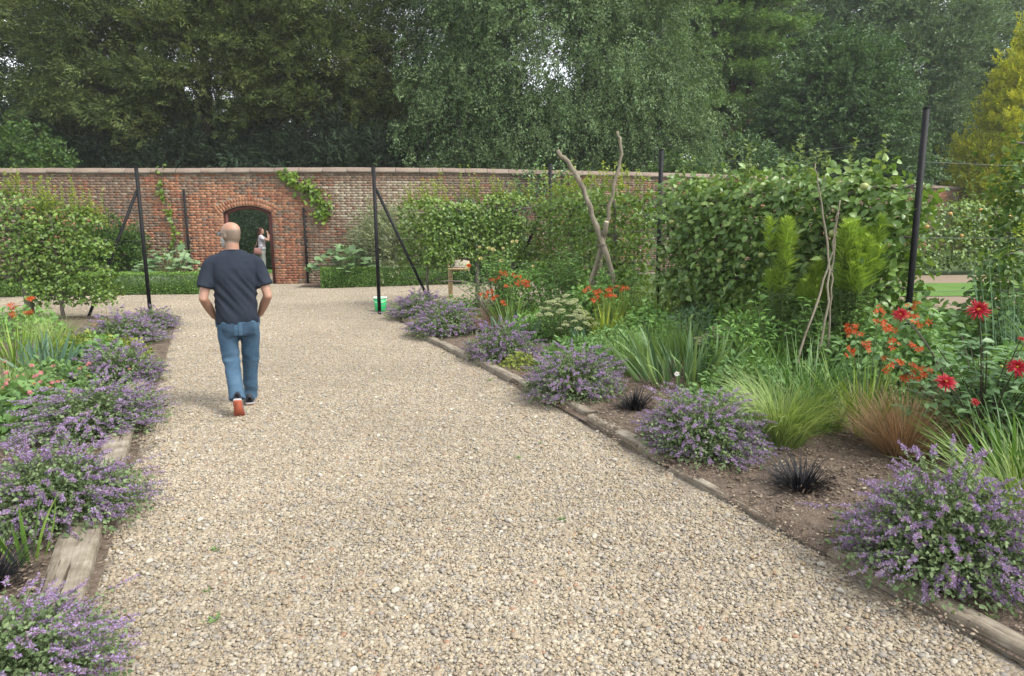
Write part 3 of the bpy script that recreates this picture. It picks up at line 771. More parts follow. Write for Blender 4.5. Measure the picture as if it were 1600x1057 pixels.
def make_bush(name, label, base, lobes, nclump, crad, nsprig, src, seed, cat='shrub', group=None, size=1.0, shell=.6, flat=.8, droop=0.0, up=.25):
    rg = np.random.default_rng(seed)
    t = thing(name, label, cat, base, 0, group)
    lob = [(np.array(c, float), np.array(r, float)) for c, r in lobes]; vol = np.array([r[0] * r[1] * r[2] for _, r in lob]) ** .75; vol /= vol.sum()
    C = []
    for _ in range(nclump):
        c, r = lob[rg.choice(len(lob), p=vol)]; d = nrm(rg.normal(size=3))
        C.append(c + d * r * (shell + (1 - shell) * rg.random() ** .7) * (1 + .15 * lumpy((d * 3)[None], seed, 1.0)[0]))
    C = np.array(C); C[:, 2] = np.maximum(C[:, 2], .05)
    st = MB()
    for p in C[rg.random(nclump) < .12]:
        a = np.array([p[0] * .15, p[1] * .15, -.03]); tube(st, bez(a, np.array([p[0] * .3, p[1] * .3, p[2] * .7]), p, 5), np.linspace(.02, .006, 5), 5)
    if st.n == 0: tube(st, [(0, 0, -.05), (0, 0, .3)], [.02, .01], 5)
    st.build('stems', M_barkgrey, t, True, 'stuff')
    off = rg.normal(0, .5, (nclump, nsprig, 3)) * crad * np.array([1, 1, flat]); P = (C[:, None] + off).reshape(-1, 3)
    P[:, 2] = np.maximum(P[:, 2], .04)
    ax = np.mean([c for c, _ in lob], 0)
    D = (nrm(C - ax)[:, None] + nrm(off) * .6 + rg.normal(0, .3, off.shape) + np.array([0, 0, up - droop])).reshape(-1, 3)
    N = np.array([0, 0, 1.]) * .6 + rg.normal(0, .5, D.shape) + .4 * nrm(C - ax)[:, None].repeat(nsprig, 1).reshape(-1, 3)
    n = len(P)
    scatter('foliage', P, frame_euler(D, N), size * rg.uniform(.7, 1.3, n), rg.integers(0, len(src), n), src, t)
    return t
make_bush('shrub', 'bright green shrub above the wall at the far left edge', (-18.6, 25.5, 0), [((0, 0, 3.6), (2.2, 1.4, 1.9)), ((-2.5, 0, 3.4), (1.8, 1.4, 1.8))], 130, .6, 16, SP_shrub, 201, size=1.2)
make_bush('shrub', 'low dull green shrub above the wall between the birch and the round tree', (9.8, 31.5, 0), [((0, 0, 3.0), (1.6, 1.2, 2.2)), ((1.8, .5, 2.8), (1.4, 1.2, 1.9)), ((-1.6, 0, 2.9), (1.2, 1.0, 1.6))], 120, .6, 16, SP_holly, 202, size=1.1)
make_bush('shrub', 'leafy green shrub peeping over the wall coping below the birch', (5.9, 25.9, 0), [((-.5, 0, 2.6), (1.1, .6, 1.25)), ((.7, .3, 2.5), (1.0, .6, 1.2))], 70, .4, 14, SP_shrub, 203, size=.9)
for i, (x, y, r_, h_) in enumerate([(-22, 29.2, 2.6, 5.4), (-17.6, 28.9, 2.6, 5.2), (-13.6, 28.8, 2.2, 4.9), (-9.9, 29.2, 1.8, 4.9), (-6.6, 29.2, 2.0, 5.2)]):
    make_bush('understorey_shrub', ('dark evergreen understorey shrub behind the wall at the far left', 'dark evergreen understorey shrub left of the yew trunks', 'dark evergreen understorey shrub at the foot of the big yew trunks', 'dark evergreen understorey shrub at the foot of the slim straight yew trunk', 'dark evergreen understorey shrub between the slim yew and the birch')[i], (x, y, 0), [((0, 0, h_ * .55), (r_, .7, h_ * .48))], 100, .8, 16, SP_dark, 220 + i, group='dark understorey behind the wall', size=1.2)
# a belt of far wood closing the gaps under the crowns
rg = np.random.default_rng(210)
n = 9500; P = np.stack([rg.uniform(-52, 62, n), rg.uniform(54, 60, n), rg.uniform(0, 1, n) ** .8 * 12], 1)
P[:, 2] *= 1 + .25 * lumpy(P * np.array([1, 0, 0]), 9, .35)
D = rg.normal(size=(n, 3)) + np.array([0, -.8, .2]); N = rg.normal(0, .6, (n, 3)) + np.array([0, -.4, .8])
o = scatter('woodland', P, frame_euler(D, N), rg.uniform(2.4, 3.8, n), rg.integers(0, 2, n), SP_dark); o['label'] = 'dark belt of far woodland closing the view behind the trees'
mbk = MB()
for x in np.arange(-50, 60, 2.7): tube(mbk, [(x, 57, -.1), (x + rg.normal(0, .3), 57, 5), (x + rg.normal(0, .5), 57, 10)], [.3, .22, .1], 7)
o = mbk.build('woodland_trunks', M_bark, None, True, 'stuff'); o['label'] = 'trunks in the dark far woodland'

# ------------------------------------------------------------------ clipped hedges
ML_box = leaf_mat('box_leaf', [(0.0546, 0.117, 0.0216), (0.117, 0.218, 0.0432), (0.187, 0.328, 0.0648), (0.265, 0.421, 0.0864)], .4, .2, .4)
ML_hedge = leaf_mat('yew_hedge_leaf', [(0.0182, 0.0416, 0.0156), (0.0312, 0.065, 0.0221), (0.052, 0.0975, 0.0312)], .5, .12, .3)
def hedge(name, label, a, b, width, height, mat, leaf, dens, seed, cat='hedge'):
    """clipped hedge from a to b: dark twig core and a skin of small leaves"""
    a = np.array(a, float); b = np.array(b, float); ln = np.linalg.norm(b - a); u = (b - a) / ln
    t = thing(name, label, cat, (a[0], a[1], 0), math.atan2(u[1], u[0]))
    rg = np.random.default_rng(seed); c = MB()
    box(c, (ln / 2, width / 2, height / 2 - .02), (ln - .08, width - .08, height - .06), 0.0); c.build('twig_core', mat, t)
    L = MB()
    def face(n, P, nv):
        nv = np.array(nv, float)
        P = P + nv * (rg.normal(0, .012, n)[:, None] + .02 * lumpy(P, seed, 3.0)[:, None])
        D = rg.normal(size=(n, 3)) * .8 + nv * .6 + np.array([0, 0, .4]); N = nv + rg.normal(0, .6, (n, 3))
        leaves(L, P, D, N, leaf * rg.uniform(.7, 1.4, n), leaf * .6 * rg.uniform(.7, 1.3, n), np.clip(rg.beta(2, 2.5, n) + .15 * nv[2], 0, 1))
    n = int(dens * ln * height); face(n, np.stack([rg.uniform(0, ln, n), np.full(n, .02), rg.uniform(0.01, height, n)], 1), (0, -1, 0))
    n = int(dens * ln * width); face(n, np.stack([rg.uniform(0, ln, n), rg.uniform(0, width, n), np.full(n, height - .02)], 1), (0, 0, 1))
    for xx, s_ in ((0.02, -1), (ln - .02, 1)):
        n = int(dens * width * height); face(n, np.stack([np.full(n, xx), rg.uniform(0, width, n), rg.uniform(.01, height, n)], 1), (s_, 0, 0))
    L.build('leaves', mat, t, kind='stuff')
    return t
hedge('box_hedge', 'low clipped box hedge below the wall, right of the arched doorway', (-5.25, 18.85), (2.2, 20.9), .75, .56, ML_box, .035, 2300, 301)
hedge('box_hedge', 'low clipped box hedge along the left border, behind the walking man', (-16, 17.25), (-8.1, 17.6), .7, .56, ML_box, .035, 2000, 302)
hedge('tall_hedge', 'tall dark clipped hedge seen through the arched doorway', (-18, 27.0), (-6, 27.0), 1.2, 2.9, ML_hedge, .07, 900, 303)
M_kerb = noise_mat('weathered_timber', (.20, .165, .125), (.33, .285, .225), 7, .9, .8, 50, stretch=(.15, 3, 3), third=(.42, .375, .305), dist=.01)

# ------------------------------------------------------------------ climbers on the wall
ML_vine = leaf_mat('vine_leaf', [(0.072, 0.136, 0.0135), (0.126, 0.216, 0.0225), (0.198, 0.288, 0.036)], .4, .35, .4)
ML_ivy = leaf_mat('ivy_leaf', [(0.0338, 0.081, 0.0203), (0.0607, 0.135, 0.027), (0.121, 0.216, 0.0473)], .35, .2, .45)
def climber(name, label, path, width, n, leaf, mat, seed, hang=.12):
    """leaves on a wandering stem fixed to the wall; path lists (x, z) along the wall face"""
    rg = np.random.default_rng(seed); path = np.array(path, float)
    def wpt(x, z, off):
        s = np.interp(x, WC[:, 0], WS); p, t = wall_at(s); return np.stack([p[..., 0] + t[..., 1] * off, p[..., 1] - t[..., 0] * off, z], -1)
    x0, z0 = path[0]; t = thing(name, label, 'climber', (0, 0, 0))
    k = np.linspace(0, len(path) - 1, 24); px = np.interp(k, np.arange(len(path)), path[:, 0]); pz = np.interp(k, np.arange(len(path)), path[:, 1])
    st = MB(); tube(st, wpt(px + .03 * np.sin(k * 3), pz, np.full(24, .03)), np.linspace(.018, .006, 24), 5); st.build('stem', M_barkgrey, t, True)
    j = rg.uniform(0, len(path) - 1, n); w = np.interp(j, np.arange(len(path)), np.broadcast_to(width, (len(path),)))
    x = np.interp(j, np.arange(len(path)), path[:, 0]) + rg.normal(0, .42, n) * w; z = np.interp(j, np.arange(len(path)), path[:, 1]) + rg.normal(0, .42, n) * w
    P = wpt(x, np.maximum(z, .05), rg.uniform(.02, .05 + hang, n)); s = np.interp(x, WC[:, 0], WS); _, tt = wall_at(s); nv = np.stack([tt[:, 1], -tt[:, 0], np.zeros(n)], 1)
    D = rg.normal(0, .6, (n, 3)) + nv * .4 + np.array([0, 0, -.45]); N = nv + rg.normal(0, .4, (n, 3)) + np.array([0, 0, .5])
    L = MB(); leaves(L, P, D, N, leaf * rg.uniform(.6, 1.3, n), leaf * .85 * rg.uniform(.6, 1.3, n), rg.beta(2, 2, n), 'palm', .12, .15)
    L.build('leaves', mat, t, kind='stuff'); return t
climber('vine', 'bright green vine hanging on the wall right of the arch', [(-5.7, 2.0), (-5.45, 2.2), (-5.6, 2.45), (-5.85, 2.7), (-6.1, 2.85), (-6.35, 3.1), (-6.65, 3.2)], [.22, .26, .32, .34, .34, .26, .2], 420, .11, ML_vine, 401)
climber('vine', 'thin trail of vine climbing the wall left of the doorway', [(-9.95, .3), (-9.9, 1.0), (-9.85, 1.6), (-10.0, 2.2), (-10.15, 2.8), (-10.05, 3.5)], [.45, .4, .12, .10, .10, .10], 120, .10, ML_vine, 402)
climber('ivy', 'dark ivy spread over the wall behind the central espalier pears', [(-1.2, .5), (-.5, 1.6), (.3, 2.4), (.9, 2.9), (1.8, 2.9), (2.6, 2.0), (3.4, 1.0), (2.2, 1.5), (1.0, 1.5)], .95, 2300, .085, ML_ivy, 403)
climber('ivy', 'patchy ivy on the wall behind the big espalier apple', [(4.2, 1.0), (4.8, 2.2), (5.6, 2.4), (6.2, 1.4), (7.2, 1.2), (5.2, .8)], .8, 1200, .085, ML_ivy, 404)

# ------------------------------------------------------------------ iron posts, braces and wires
M_iron = noise_mat('black_iron', (.006, .006, .007), (.011, .011, .012), 14, .6, .15, 70, spec=.2)
M_wire = flat_mat('fence_wire', (.2, .21, .21), .4, .5, .8)
def post(label, x, y, h=2.85, brace=None, wires=(), r=.036):
    t = thing('iron_post', label, 'post', (x, y, 0), 0, 'black iron posts of the fruit fence')
    b = MB(); tube(b, [(0, 0, -.1), (0, 0, h)], r, 10); b.build('upright', M_iron, t, True)
    b = MB(); tube(b, [(0, 0, h), (0, 0, h + .012)], r * 1.12, 10); b.build('cap', M_iron, t, True)
    if brace:
        (bx, by), z = brace; b = MB(); tube(b, [(bx * .02, by * .02, z), (bx, by, -.05)], r * .82, 8); b.build('brace', M_iron, t, True)
    for (wx, wy), zs in wires:
        for z in zs:
            b = MB(); k = np.linspace(0, 1, 9); tube(b, np.stack([wx * k, wy * k, z - .03 * np.sin(np.pi * k)], 1), .0018, 4, cap=False); b.build('wire', M_wire, t)
    return t
ZW = (.45, .95, 1.5, 2.05, 2.6)
post('tall black post with a slanting brace, standing beside the green bucket', -2.62, 13.42, 2.86, ((1.05, .48), 2.45), [((3.45, 1.42), ZW)])
post('tall black post with a brace into the left espalier, near the walking man', -7.2, 13.5, 2.88, ((-1.15, -.2), 2.45), [((-4.5, -.3), ZW)])
post('black corner post and brace half hidden by the central espalier pears', .84, 14.84, 3.0, ((-1.15, -.45), 2.3), [((1.45, -4.1), ZW)])
post('black post standing between the crossed poles and the big espalier apple', 2.3, 10.72, 2.85, None, [((1.8, -3.7), ZW)])
post('thick black post at the right-hand end of the big espalier apple', 4.1, 7.0, 2.86, None, [((4.4, 1.3), (1.05, 1.6, 2.35))], .031)
b_ = -0.06
for lab, x, z0, z1 in (('thin black iron upright fixed to the wall left of the doorway', -9.5, .1, 2.80), ('thin black iron upright on the wall just right of the doorway', -6.1, .05, 2.25)):
    s_ = s_of_x(x); p, t_ = wall_at(s_)
    t = thing('wall_upright', lab, 'post', (p[0] + t_[1] * .06, p[1] - t_[0] * .06, 0))
    b = MB(); tube(b, [(0, 0, z0 - .12), (0, 0, z1)], .036, 8); b.build('upright', M_iron, t, True)
    for z in (.6, 1.3, 2.0):
        b = MB(); box(b, (0, .03, z), (.10, .05, .03), .5); b.build('bracket', M_iron, t)
# ------------------------------------------------------------------ timber sleepers edging the beds
def sleeper_mat():
    m, n, l = mat_new('sleeper_oak'); tc = n.new('ShaderNodeTexCoord'); oi = n.new('ShaderNodeObjectInfo')
    ad = n.new('ShaderNodeVectorMath'); ad.operation = 'ADD'; l.new(tc.outputs['Object'], ad.inputs[0]); l.new(oi.outputs['Random'], ad.inputs[1])
    def tex(sc, scale, det, rough=.6):
        mp = n.new('ShaderNodeMapping'); mp.inputs['Scale'].default_value = sc; l.new(ad.outputs[0], mp.inputs[0])
        t = n.new('ShaderNodeTexNoise'); t.inputs['Scale'].default_value = scale; t.inputs['Detail'].default_value = det; t.inputs['Roughness'].default_value = rough; l.new(mp.outputs[0], t.inputs['Vector']); return t.outputs['Fac']
    blot = tex((1, 1, 1), 9, 5); grain = tex((.3, 5, 5), 14, 6, .7); crack = tex((.22, 4.5, 2), 9, 3, .5)
    r1 = ramp(n, [(.3, (.17, .14, .105)), (.5, (.27, .235, .18)), (.72, (.37, .335, .275))]); l.new(blot, r1.inputs[0])
    r2 = ramp(n, [(.3, (.6, .58, .55)), (.7, (1.1, 1.1, 1.1))]); l.new(grain, r2.inputs[0])
    r3 = ramp(n, [(.33, (.35, .31, .27)), (.39, (1, 1, 1))]); l.new(crack, r3.inputs[0])
    x1 = n.new('ShaderNodeMixRGB'); x1.blend_type = 'MULTIPLY'; x1.inputs[0].default_value = 1; l.new(r1.outputs[0], x1.inputs[1]); l.new(r2.outputs[0], x1.inputs[2])
    x2 = n.new('ShaderNodeMixRGB'); x2.blend_type = 'MULTIPLY'; x2.inputs[0].default_value = 1; l.new(x1.outputs[0], x2.inputs[1]); l.new(r3.outputs[0], x2.inputs[2])
    p = n.new('ShaderNodeBsdfPrincipled'); p.inputs['Roughness'].default_value = .92; p.inputs['Specular IOR Level'].default_value = .2; l.new(x2.outputs[0], p.inputs['Base Color'])
    h = n.new('ShaderNodeMath'); h.operation = 'MULTIPLY_ADD'; h.inputs[1].default_value = .35; l.new(grain, h.inputs[0]); l.new(r3.outputs[0], h.inputs[2])
    b = n.new('ShaderNodeBump'); b.inputs['Strength'].default_value = 1; b.inputs['Distance'].default_value = .012; l.new(h.outputs[0], b.inputs['Height']); l.new(b.outputs[0], p.inputs['Normal'])
    o = n.new('ShaderNodeOutputMaterial'); l.new(p.outputs[0], o.inputs[0]); return m
M_sleeper = sleeper_mat()
def sleeper(label, a, b, width=.19, height=.14, top=.085, seed=0, roll=0.0, group='timber sleepers edging the beds'):
    a = np.array(a, float); b = np.array(b, float); ln = np.linalg.norm(b - a); rg = np.random.default_rng(seed)
    k, prof = 26, [(-.5, 0), (-.5, .93), (-.47, 1.0), (-.22, 1.0), (0, .985), (.22, 1.0), (.47, 1.0), (.5, .93), (.5, 0)]
    V = []
    for i in range(k):
        x = (i / (k - 1) - .5) * ln
        if i in (0, k - 1): x += rg.normal(0, .004)
        wear = .012 * lumpy(np.array([[x * 3, seed, 0]]), seed, 2.0)[0]
        for (py, pz) in prof:
            j = lumpy(np.array([[x * 6, py * 4, pz * 3]]), seed + 5, 2.5)[0]
            V.append((x, py * (width + wear) + .004 * j, pz * height - (height - top) + (.006 * j + (-.012 if abs(py) > .4 and pz > .5 else 0) * abs(j))))
    m = len(prof); F = [[i * m + j, (i + 1) * m + j, (i + 1) * m + (j + 1) % m, i * m + (j + 1) % m] for i in range(k - 1) for j in range(m)]
    mb = MB(); mb.add(V, [np.array(F)[:, ::-1], np.arange(m).reshape(1, -1), (np.arange(m)[::-1] + (k - 1) * m).reshape(1, -1)])
    me = mb.mesh('timber_sleeper', M_sleeper)
    c = (a + b) / 2; o = link('timber_sleeper', me, None, (c[0], c[1], 0), (roll, 0, math.atan2(b[1] - a[1], b[0] - a[0])))
    return tag(o, label, 'sleeper', group)
sleeper('wide pale weathered sleeper in the left foreground below the big catmint', (-1.72, 2.10), (-2.56, 3.85), .20, .16, .10, 1)
sleeper('weathered sleeper showing between the two large catmints of the left edge', (-2.60, 4.00), (-3.40, 5.75), .19, .16, .10, 2)
sleeper('sleeper glimpsed beside the third catmint of the left edge', (-3.48, 5.90), (-4.35, 7.75), .19, .16, .09, 3)
sleeper('short worn timber stub lying at the foot of the left post', (-6.75, 12.85), (-6.28, 12.72), .16, .14, .09, 4)
sleeper('sleeper end in the bottom right corner below the large catmint', (2.66, 1.35), (1.72, 3.42), .11, .16, .07, 5)
sleeper('long narrow half-buried sleeper along the bare soil between the two near right catmints', (1.70, 3.50), (1.16, 4.72), .065, .14, .045, 6)
sleeper('chunky sleeper behind the second right catmint', (1.13, 4.86), (.72, 5.94), .12, .16, .085, 7)
sleeper('short sleeper beside the third right catmint, set back a little', (.73, 6.02), (.26, 7.02), .11, .16, .085, 8)
sleeper('sleeper between the third and fourth right catmints', (.20, 7.10), (-.44, 8.60), .11, .16, .08, 9)
sleeper('far sleeper between the fourth and fifth right catmints', (-.52, 8.72), (-1.30, 10.4), .11, .16, .08, 10)

# ------------------------------------------------------------------ catmint along both edges
ML_cat = leaf_mat('catmint_leaf', [(0.0696, 0.113, 0.0506), (0.127, 0.189, 0.0822), (0.202, 0.272, 0.127), (0.272, 0.336, 0.184)], .65, .25, .2)
MF_cat = leaf_mat('catmint_flower', [(0.25, 0.162, 0.188), (0.318, 0.216, 0.28), (0.318, 0.222, 0.365), (0.352, 0.254, 0.463), (0.431, 0.345, 0.538)], .6, .25, .15, (1.1, 1.0, 1.15))
M_stem = flat_mat('green_stem', (.10, .14, .05), .6)
def catmint_meshes(seed, nst, rx, h, nleaf, nwhorl, fs, ls, fill):
    """mound of arching stems with small paired leaves and violet flower spikes"""
    rg = np.random.default_rng(seed); st = MB(); lf = MB(); fl = MB()
    for i in range(nst):
        d = nrm(rg.normal(size=3) * np.array([1, 1, .75])); d[2] = abs(d[2]); ext = (.74 + .40 * rg.random() ** 1.3) * (1 + .20 * lumpy((d * 3.5)[None], seed, 1.2)[0]) * (1.2 if rg.random() < .12 else 1)
        e = d * np.array([rx, rx, h]) * ext; e[2] = max(e[2], .03 + .05 * rg.random()); a0 = np.array([d[0] * rx * .18, d[1] * rx * .18, 0])
        mid = np.array([e[0] * .42, e[1] * .42, e[2] * .85 + .06]) + rg.normal(0, .03, 3); k = 8; pts = bez(a0, mid, e, k + 1)
        pts[-2:, 2] += np.array([.006, .02]) * rg.random(); seg_ = np.diff(pts, axis=0); L = np.linalg.norm(seg_, axis=1).sum(); dr = nrm(seg_)
        f0 = rg.uniform(.72, .84)
        tube(st, pts[[0, 2, 4, 6, 8]], [.0022, .002, .0018, .0015, .001], 3, cap=False)
        n = nleaf; s = rg.uniform(.12, f0 + .06, n) * k; ii = np.minimum(s.astype(int), k - 1)
        P = pts[ii] + dr[ii] * ((s - ii) * L / k)[:, None]
        o = nrm(rg.normal(size=(n, 3)) - dr[ii] * .3)
        leaves(lf, P, o + dr[ii] * .5, np.array([0, 0, 1.]) + rg.normal(0, .45, (n, 3)), ls * rg.uniform(.55, 1.25, n), ls * .7 * rg.uniform(.6, 1.2, n), np.clip(rg.beta(2, 2, n), 0, 1), 'rhomb', .18, .2)
        if rg.random() < .85:
            for w in range(nwhorl):
                s = (f0 + (1 - f0) * (w + .3) / nwhorl) * k; i0 = min(int(s), k - 1); c = pts[i0] + dr[i0] * (s - i0) * L / k
                m = rg.integers(5, 10); sp = fs * (1.15 - .5 * w / nwhorl)
                o = nrm(rg.normal(size=(m, 3)) + np.array([0, 0, .15]))
                v = np.clip(rg.normal(.52, .24, m), 0, 1)
                leaves(fl, c + o * sp * .25, o + dr[i0] * .35, rg.normal(size=(m, 3)), sp * rg.uniform(.8, 1.5, m), sp * rg.uniform(.5, .95, m), v, 'rhomb', .2, .1)
    if fill:
        d = nrm(rg.normal(size=(fill, 3)) * np.array([1, 1, .8])); d[:, 2] = np.abs(d[:, 2]); q = rg.uniform(.4, .98, fill)[:, None]
        P = d * q * np.array([rx, rx, h * .9]) * (1 + .12 * lumpy(d * 4, seed, 1.2))[:, None]
        P[:, 2] = np.maximum(P[:, 2], .01)
        leaves(lf, P, d + rg.normal(0, .6, (fill, 3)), d * .6 + np.array([0, 0, .6]) + rg.normal(0, .4, (fill, 3)), ls * rg.uniform(.7, 1.5, fill), ls * .75 * rg.uniform(.7, 1.4, fill), np.clip(rg.beta(2, 2.2, fill), 0, 1), 'rhomb', .18, .2)
    return st.mesh('stems', M_stem), lf.mesh('leaves', ML_cat), fl.mesh('flower_spikes', MF_cat)
CM = [catmint_meshes(501, 560, .50, .44, 24, 7, .012, .023, 4600), catmint_meshes(502, 480, .52, .46, 22, 6, .0135, .026, 3400), catmint_meshes(503, 380, .55, .46, 18, 6, .016, .031, 2200)]
def catmint(label, x, y, v, s=1.0, rz=0.0, sx=1.0, sz=1.0):
    t = thing('catmint', label, 'plant', (x, y, .05), rz, 'violet catmint mounds along the path')
    t.scale = (s * sx * 1.17, s * 1.17, s * sz * 1.08)
    for nm, me in zip(('stems', 'leaves', 'flower_spikes'), CM[v]): link(nm, me, t, kind='stuff')
    return t
catmint('large violet catmint in the right foreground beside the bottom sleeper', 2.18, 3.22, 0, .88, .4, 1.02, 1.25)
catmint('violet catmint beside the pale green grass, second on the right edge', 1.46, 5.05, 1, .78, 2.1, 1.1, 1.15)
catmint('violet catmint before the sword-leaved iris, third on the right edge', .62, 6.78, 1, .84, 4.0, 1.1, 1.15)
catmint('violet catmint fourth along the right edge, before the ferny green mound', -.14, 8.75, 2, .80, 5.0, 1.15, 1.1)
catmint('dusky catmint fifth along the right edge', -1.05, 10.75, 2, .95, 1.0, 1.15, 1.0)
catmint('farthest dusky catmint of the right edge, beside the green bucket', -1.72, 12.7, 2, .88, 3.0, 1.2, 1.05)
catmint('catmint cut off by the bottom left corner of the picture', -1.98, 2.36, 0, .82, 5.2, 1.0, .8)
catmint('largest violet catmint of the left edge, above the wide sleeper', -2.76, 3.90, 0, .90, 3.3, 1.0, 1.05)
catmint('broad violet catmint second from the left foreground', -3.62, 5.72, 1, .92, 1.2, 1.2, .9)
catmint('violet catmint third from the left foreground, by the bright leafy mound', -4.5, 7.65, 2, .76, 2.7, 1.2, 1.05)
catmint('violet catmint near the left post, farthest along the left edge', -5.85, 10.1, 2, .80, .6, 1.3, 1.1)
catmint('small catmint tucked in beside the foot of the left post', -6.2, 11.6, 2, .70, 4.4, 1.2, .95)

# ------------------------------------------------------------------ strap and grass plants
ML_iris = leaf_mat('iris_leaf', [(0.069, 0.132, 0.0575), (0.115, 0.196, 0.0862), (0.167, 0.265, 0.115), (0.23, 0.333, 0.115)], .45, .25, .35)
ML_teal = leaf_mat('blue_iris_leaf', [(0.069, 0.138, 0.0862), (0.103, 0.19, 0.121), (0.149, 0.241, 0.161)], .5, .2, .3)
ML_grass = leaf_mat('green_grass', [(0.103, 0.188, 0.0469), (0.17, 0.292, 0.0752), (0.264, 0.414, 0.112)], .5, .28, .3)
ML_lime = leaf_mat('pale_grass', [(0.123, 0.187, 0.0486), (0.189, 0.276, 0.0729), (0.265, 0.355, 0.117), (0.342, 0.414, 0.185)], .5, .3, .3)
ML_zebra = leaf_mat('zebra_grass', [(0.099, 0.176, 0.0385), (0.209, 0.286, 0.055), (0.374, 0.418, 0.11)], .5, .3, .3)
ML_croc = leaf_mat('crocosmia_leaf', [(.09, .17, .03), (.16, .27, .04), (.26, .37, .05)], .45, .3, .35)
ML_bronze = leaf_mat('bronze_sedge', [(0.192, 0.111, 0.0522), (0.312, 0.203, 0.104), (0.456, 0.334, 0.196)], .6, .2, .25, (1.1, .95, .8))
ML_rust = leaf_mat('rusty_grass', [(.13, .06, .035), (.21, .10, .055), (.3, .17, .09)], .6, .2, .25, (1.1, .95, .8))
ML_black = leaf_mat('black_mondo', [(.006, .0055, .0075), (.012, .0115, .015), (.035, .036, .042)], .5, .03, .3, (1, 1, 1))
ML_dkgrass = leaf_mat('dark_strap_leaf', [(0.058, 0.131, 0.0319), (0.0943, 0.196, 0.0435), (0.145, 0.275, 0.0653)], .42, .25, .4)

def tuft(name, label, x, y, n, L, W, lean, curve, mat, seed, base=.08, group=None, seg=6, z=.04, cat='grass', power=2.2, part='blades', vb=(2, 2)):
    rg = np.random.default_rng(seed); t = thing(name, label, cat, (x, y, z), 0, group)
    az = rg.uniform(0, 6.28, n); q = rg.random(n) ** .5; r = base * q
    P = np.stack([np.cos(az) * r, np.sin(az) * r, np.full(n, -.02)], 1)
    b = MB(); blades(b, P, az + rg.normal(0, .5, n), L * rg.uniform(.55, 1.1, n), W * rg.uniform(.6, 1.2, n), lean[0] + (lean[1] - lean[0]) * q * rg.uniform(.4, 1.1, n), rg.uniform(*curve, n), rg.beta(*vb, n), seg, .2, power, rg.normal(0, .4))
    b.build(part, mat, t, kind='stuff'); return t

def strap_plant(name, label, x, y, n, L, W, lean, mat, seed, base=.12, spreadx=1.0, group=None, cat='plant', z=.03):
    """every broad sword leaf is an object of its own"""
    rg = np.random.default_rng(seed); t = thing(name, label, cat, (x, y, z), 0, group); vs = []
    for k in range(6):
        b = MB(); blades(b, np.zeros((1, 3)), np.zeros(1), L, W, np.array([.02]), np.array([.12 + .16 * k]), np.array([k / 5.]), 7, .22, 3.0, .3 * (k - 2)); vs.append(b.mesh('leaf', mat, False))
    for i in range(n):
        az = rg.uniform(0, 6.28); q = rg.random() ** .5; tilt = lean * q * rg.uniform(.5, 1.1)
        o = link('leaf', vs[rg.integers(0, 6)], t, (math.cos(az) * base * q * spreadx, math.sin(az) * base * q, -.02))
        o.rotation_euler = (Matrix.Rotation(az + rg.normal(0, .25), 3, 'Z') @ Matrix.Rotation(tilt, 3, 'Y') @ Matrix.Rotation(rg.uniform(0, 6.28), 3, 'Z') @ Matrix.Rotation(0, 3, 'X')).to_euler()
        s = rg.uniform(.6, 1.12); o.scale = (s, s * rg.uniform(.85, 1.15), s)
    return t

strap_plant('iris', 'big clump of upright sword-shaped iris leaves behind the second right catmint', 1.92, 7.25, 140, .72, .044, .75, ML_iris, 601, .34, 1.5)
strap_plant('iris', 'small grey-green iris clump behind the far right catmints', -.05, 10.0, 40, .50, .035, .55, ML_teal, 602, .26, 1.4)
strap_plant('iris', 'blue-green iris fan in the left bed before the orange crocosmia', -5.55, 7.9, 40, .56, .045, .7, ML_teal, 603, .16)
strap_plant('iris', 'little blue-green iris tuft below the pale sedum heads', .92, 8.75, 22, .42, .03, .45, ML_teal, 604, .12)
strap_plant('iris', 'tall blue-green sword leaves at the left edge of the left bed', -6.3, 7.3, 30, .75, .04, .45, ML_iris, 605, .2)
strap_plant('iris', 'few yellowing strap leaves poking from the big left catmint', -2.55, 3.35, 7, .46, .03, .6, ML_croc, 606, .06, 1, None, 'plant')
tuft('black_grass', 'small black mondo grass on bare soil before the bronze sedge', 1.88, 4.22, 330, .31, .0085, (.1, 1.2), (.2, 1.1), ML_black, 611, .06, 'black mondo grass tufts', vb=(1.2, 3))
tuft('black_grass', 'small black mondo grass between the second and third right catmints', 1.14, 6.18, 260, .28, .0085, (.1, 1.2), (.2, 1.1), ML_black, 612, .06, 'black mondo grass tufts', vb=(1.2, 3))
tuft('black_grass', 'black mondo grass at the left edge above the corner catmint', -2.58, 3.10, 300, .31, .0085, (.1, 1.2), (.2, 1.1), ML_black, 613, .06, 'black mondo grass tufts', vb=(1.2, 3))
tuft('pale_grass', 'pale lime arching grass beside the second right catmint', 2.12, 5.2, 640, .70, .0095, (.05, .6), (.5, 2.0), ML_lime, 621, .16)
tuft('bronze_sedge', 'brown hair-like bronze sedge below the orange flowers', 2.92, 4.9, 900, .62, .0055, (.1, .95), (.2, .9), ML_bronze, 622, .14)
tuft('strap_grass', 'broad dark green strap leaves in the right foreground bed', 3.30, 4.25, 150, .78, .024, (.1, .85), (.3, 1.2), ML_dkgrass, 623, .25)
tuft('long_grass', 'long bright green grass arching behind the foreground catmint at the right edge', 3.05, 3.8, 330, .66, .012, (.1, 1.0), (.4, 1.4), ML_lime, 624, .22, vb=(1.5, 2.6))
tuft('strap_grass', 'green strap leaves between the pale grass and the crocosmia flowers', 2.65, 6.0, 130, .80, .02, (.05, .65), (.2, .9), ML_dkgrass, 625, .22)
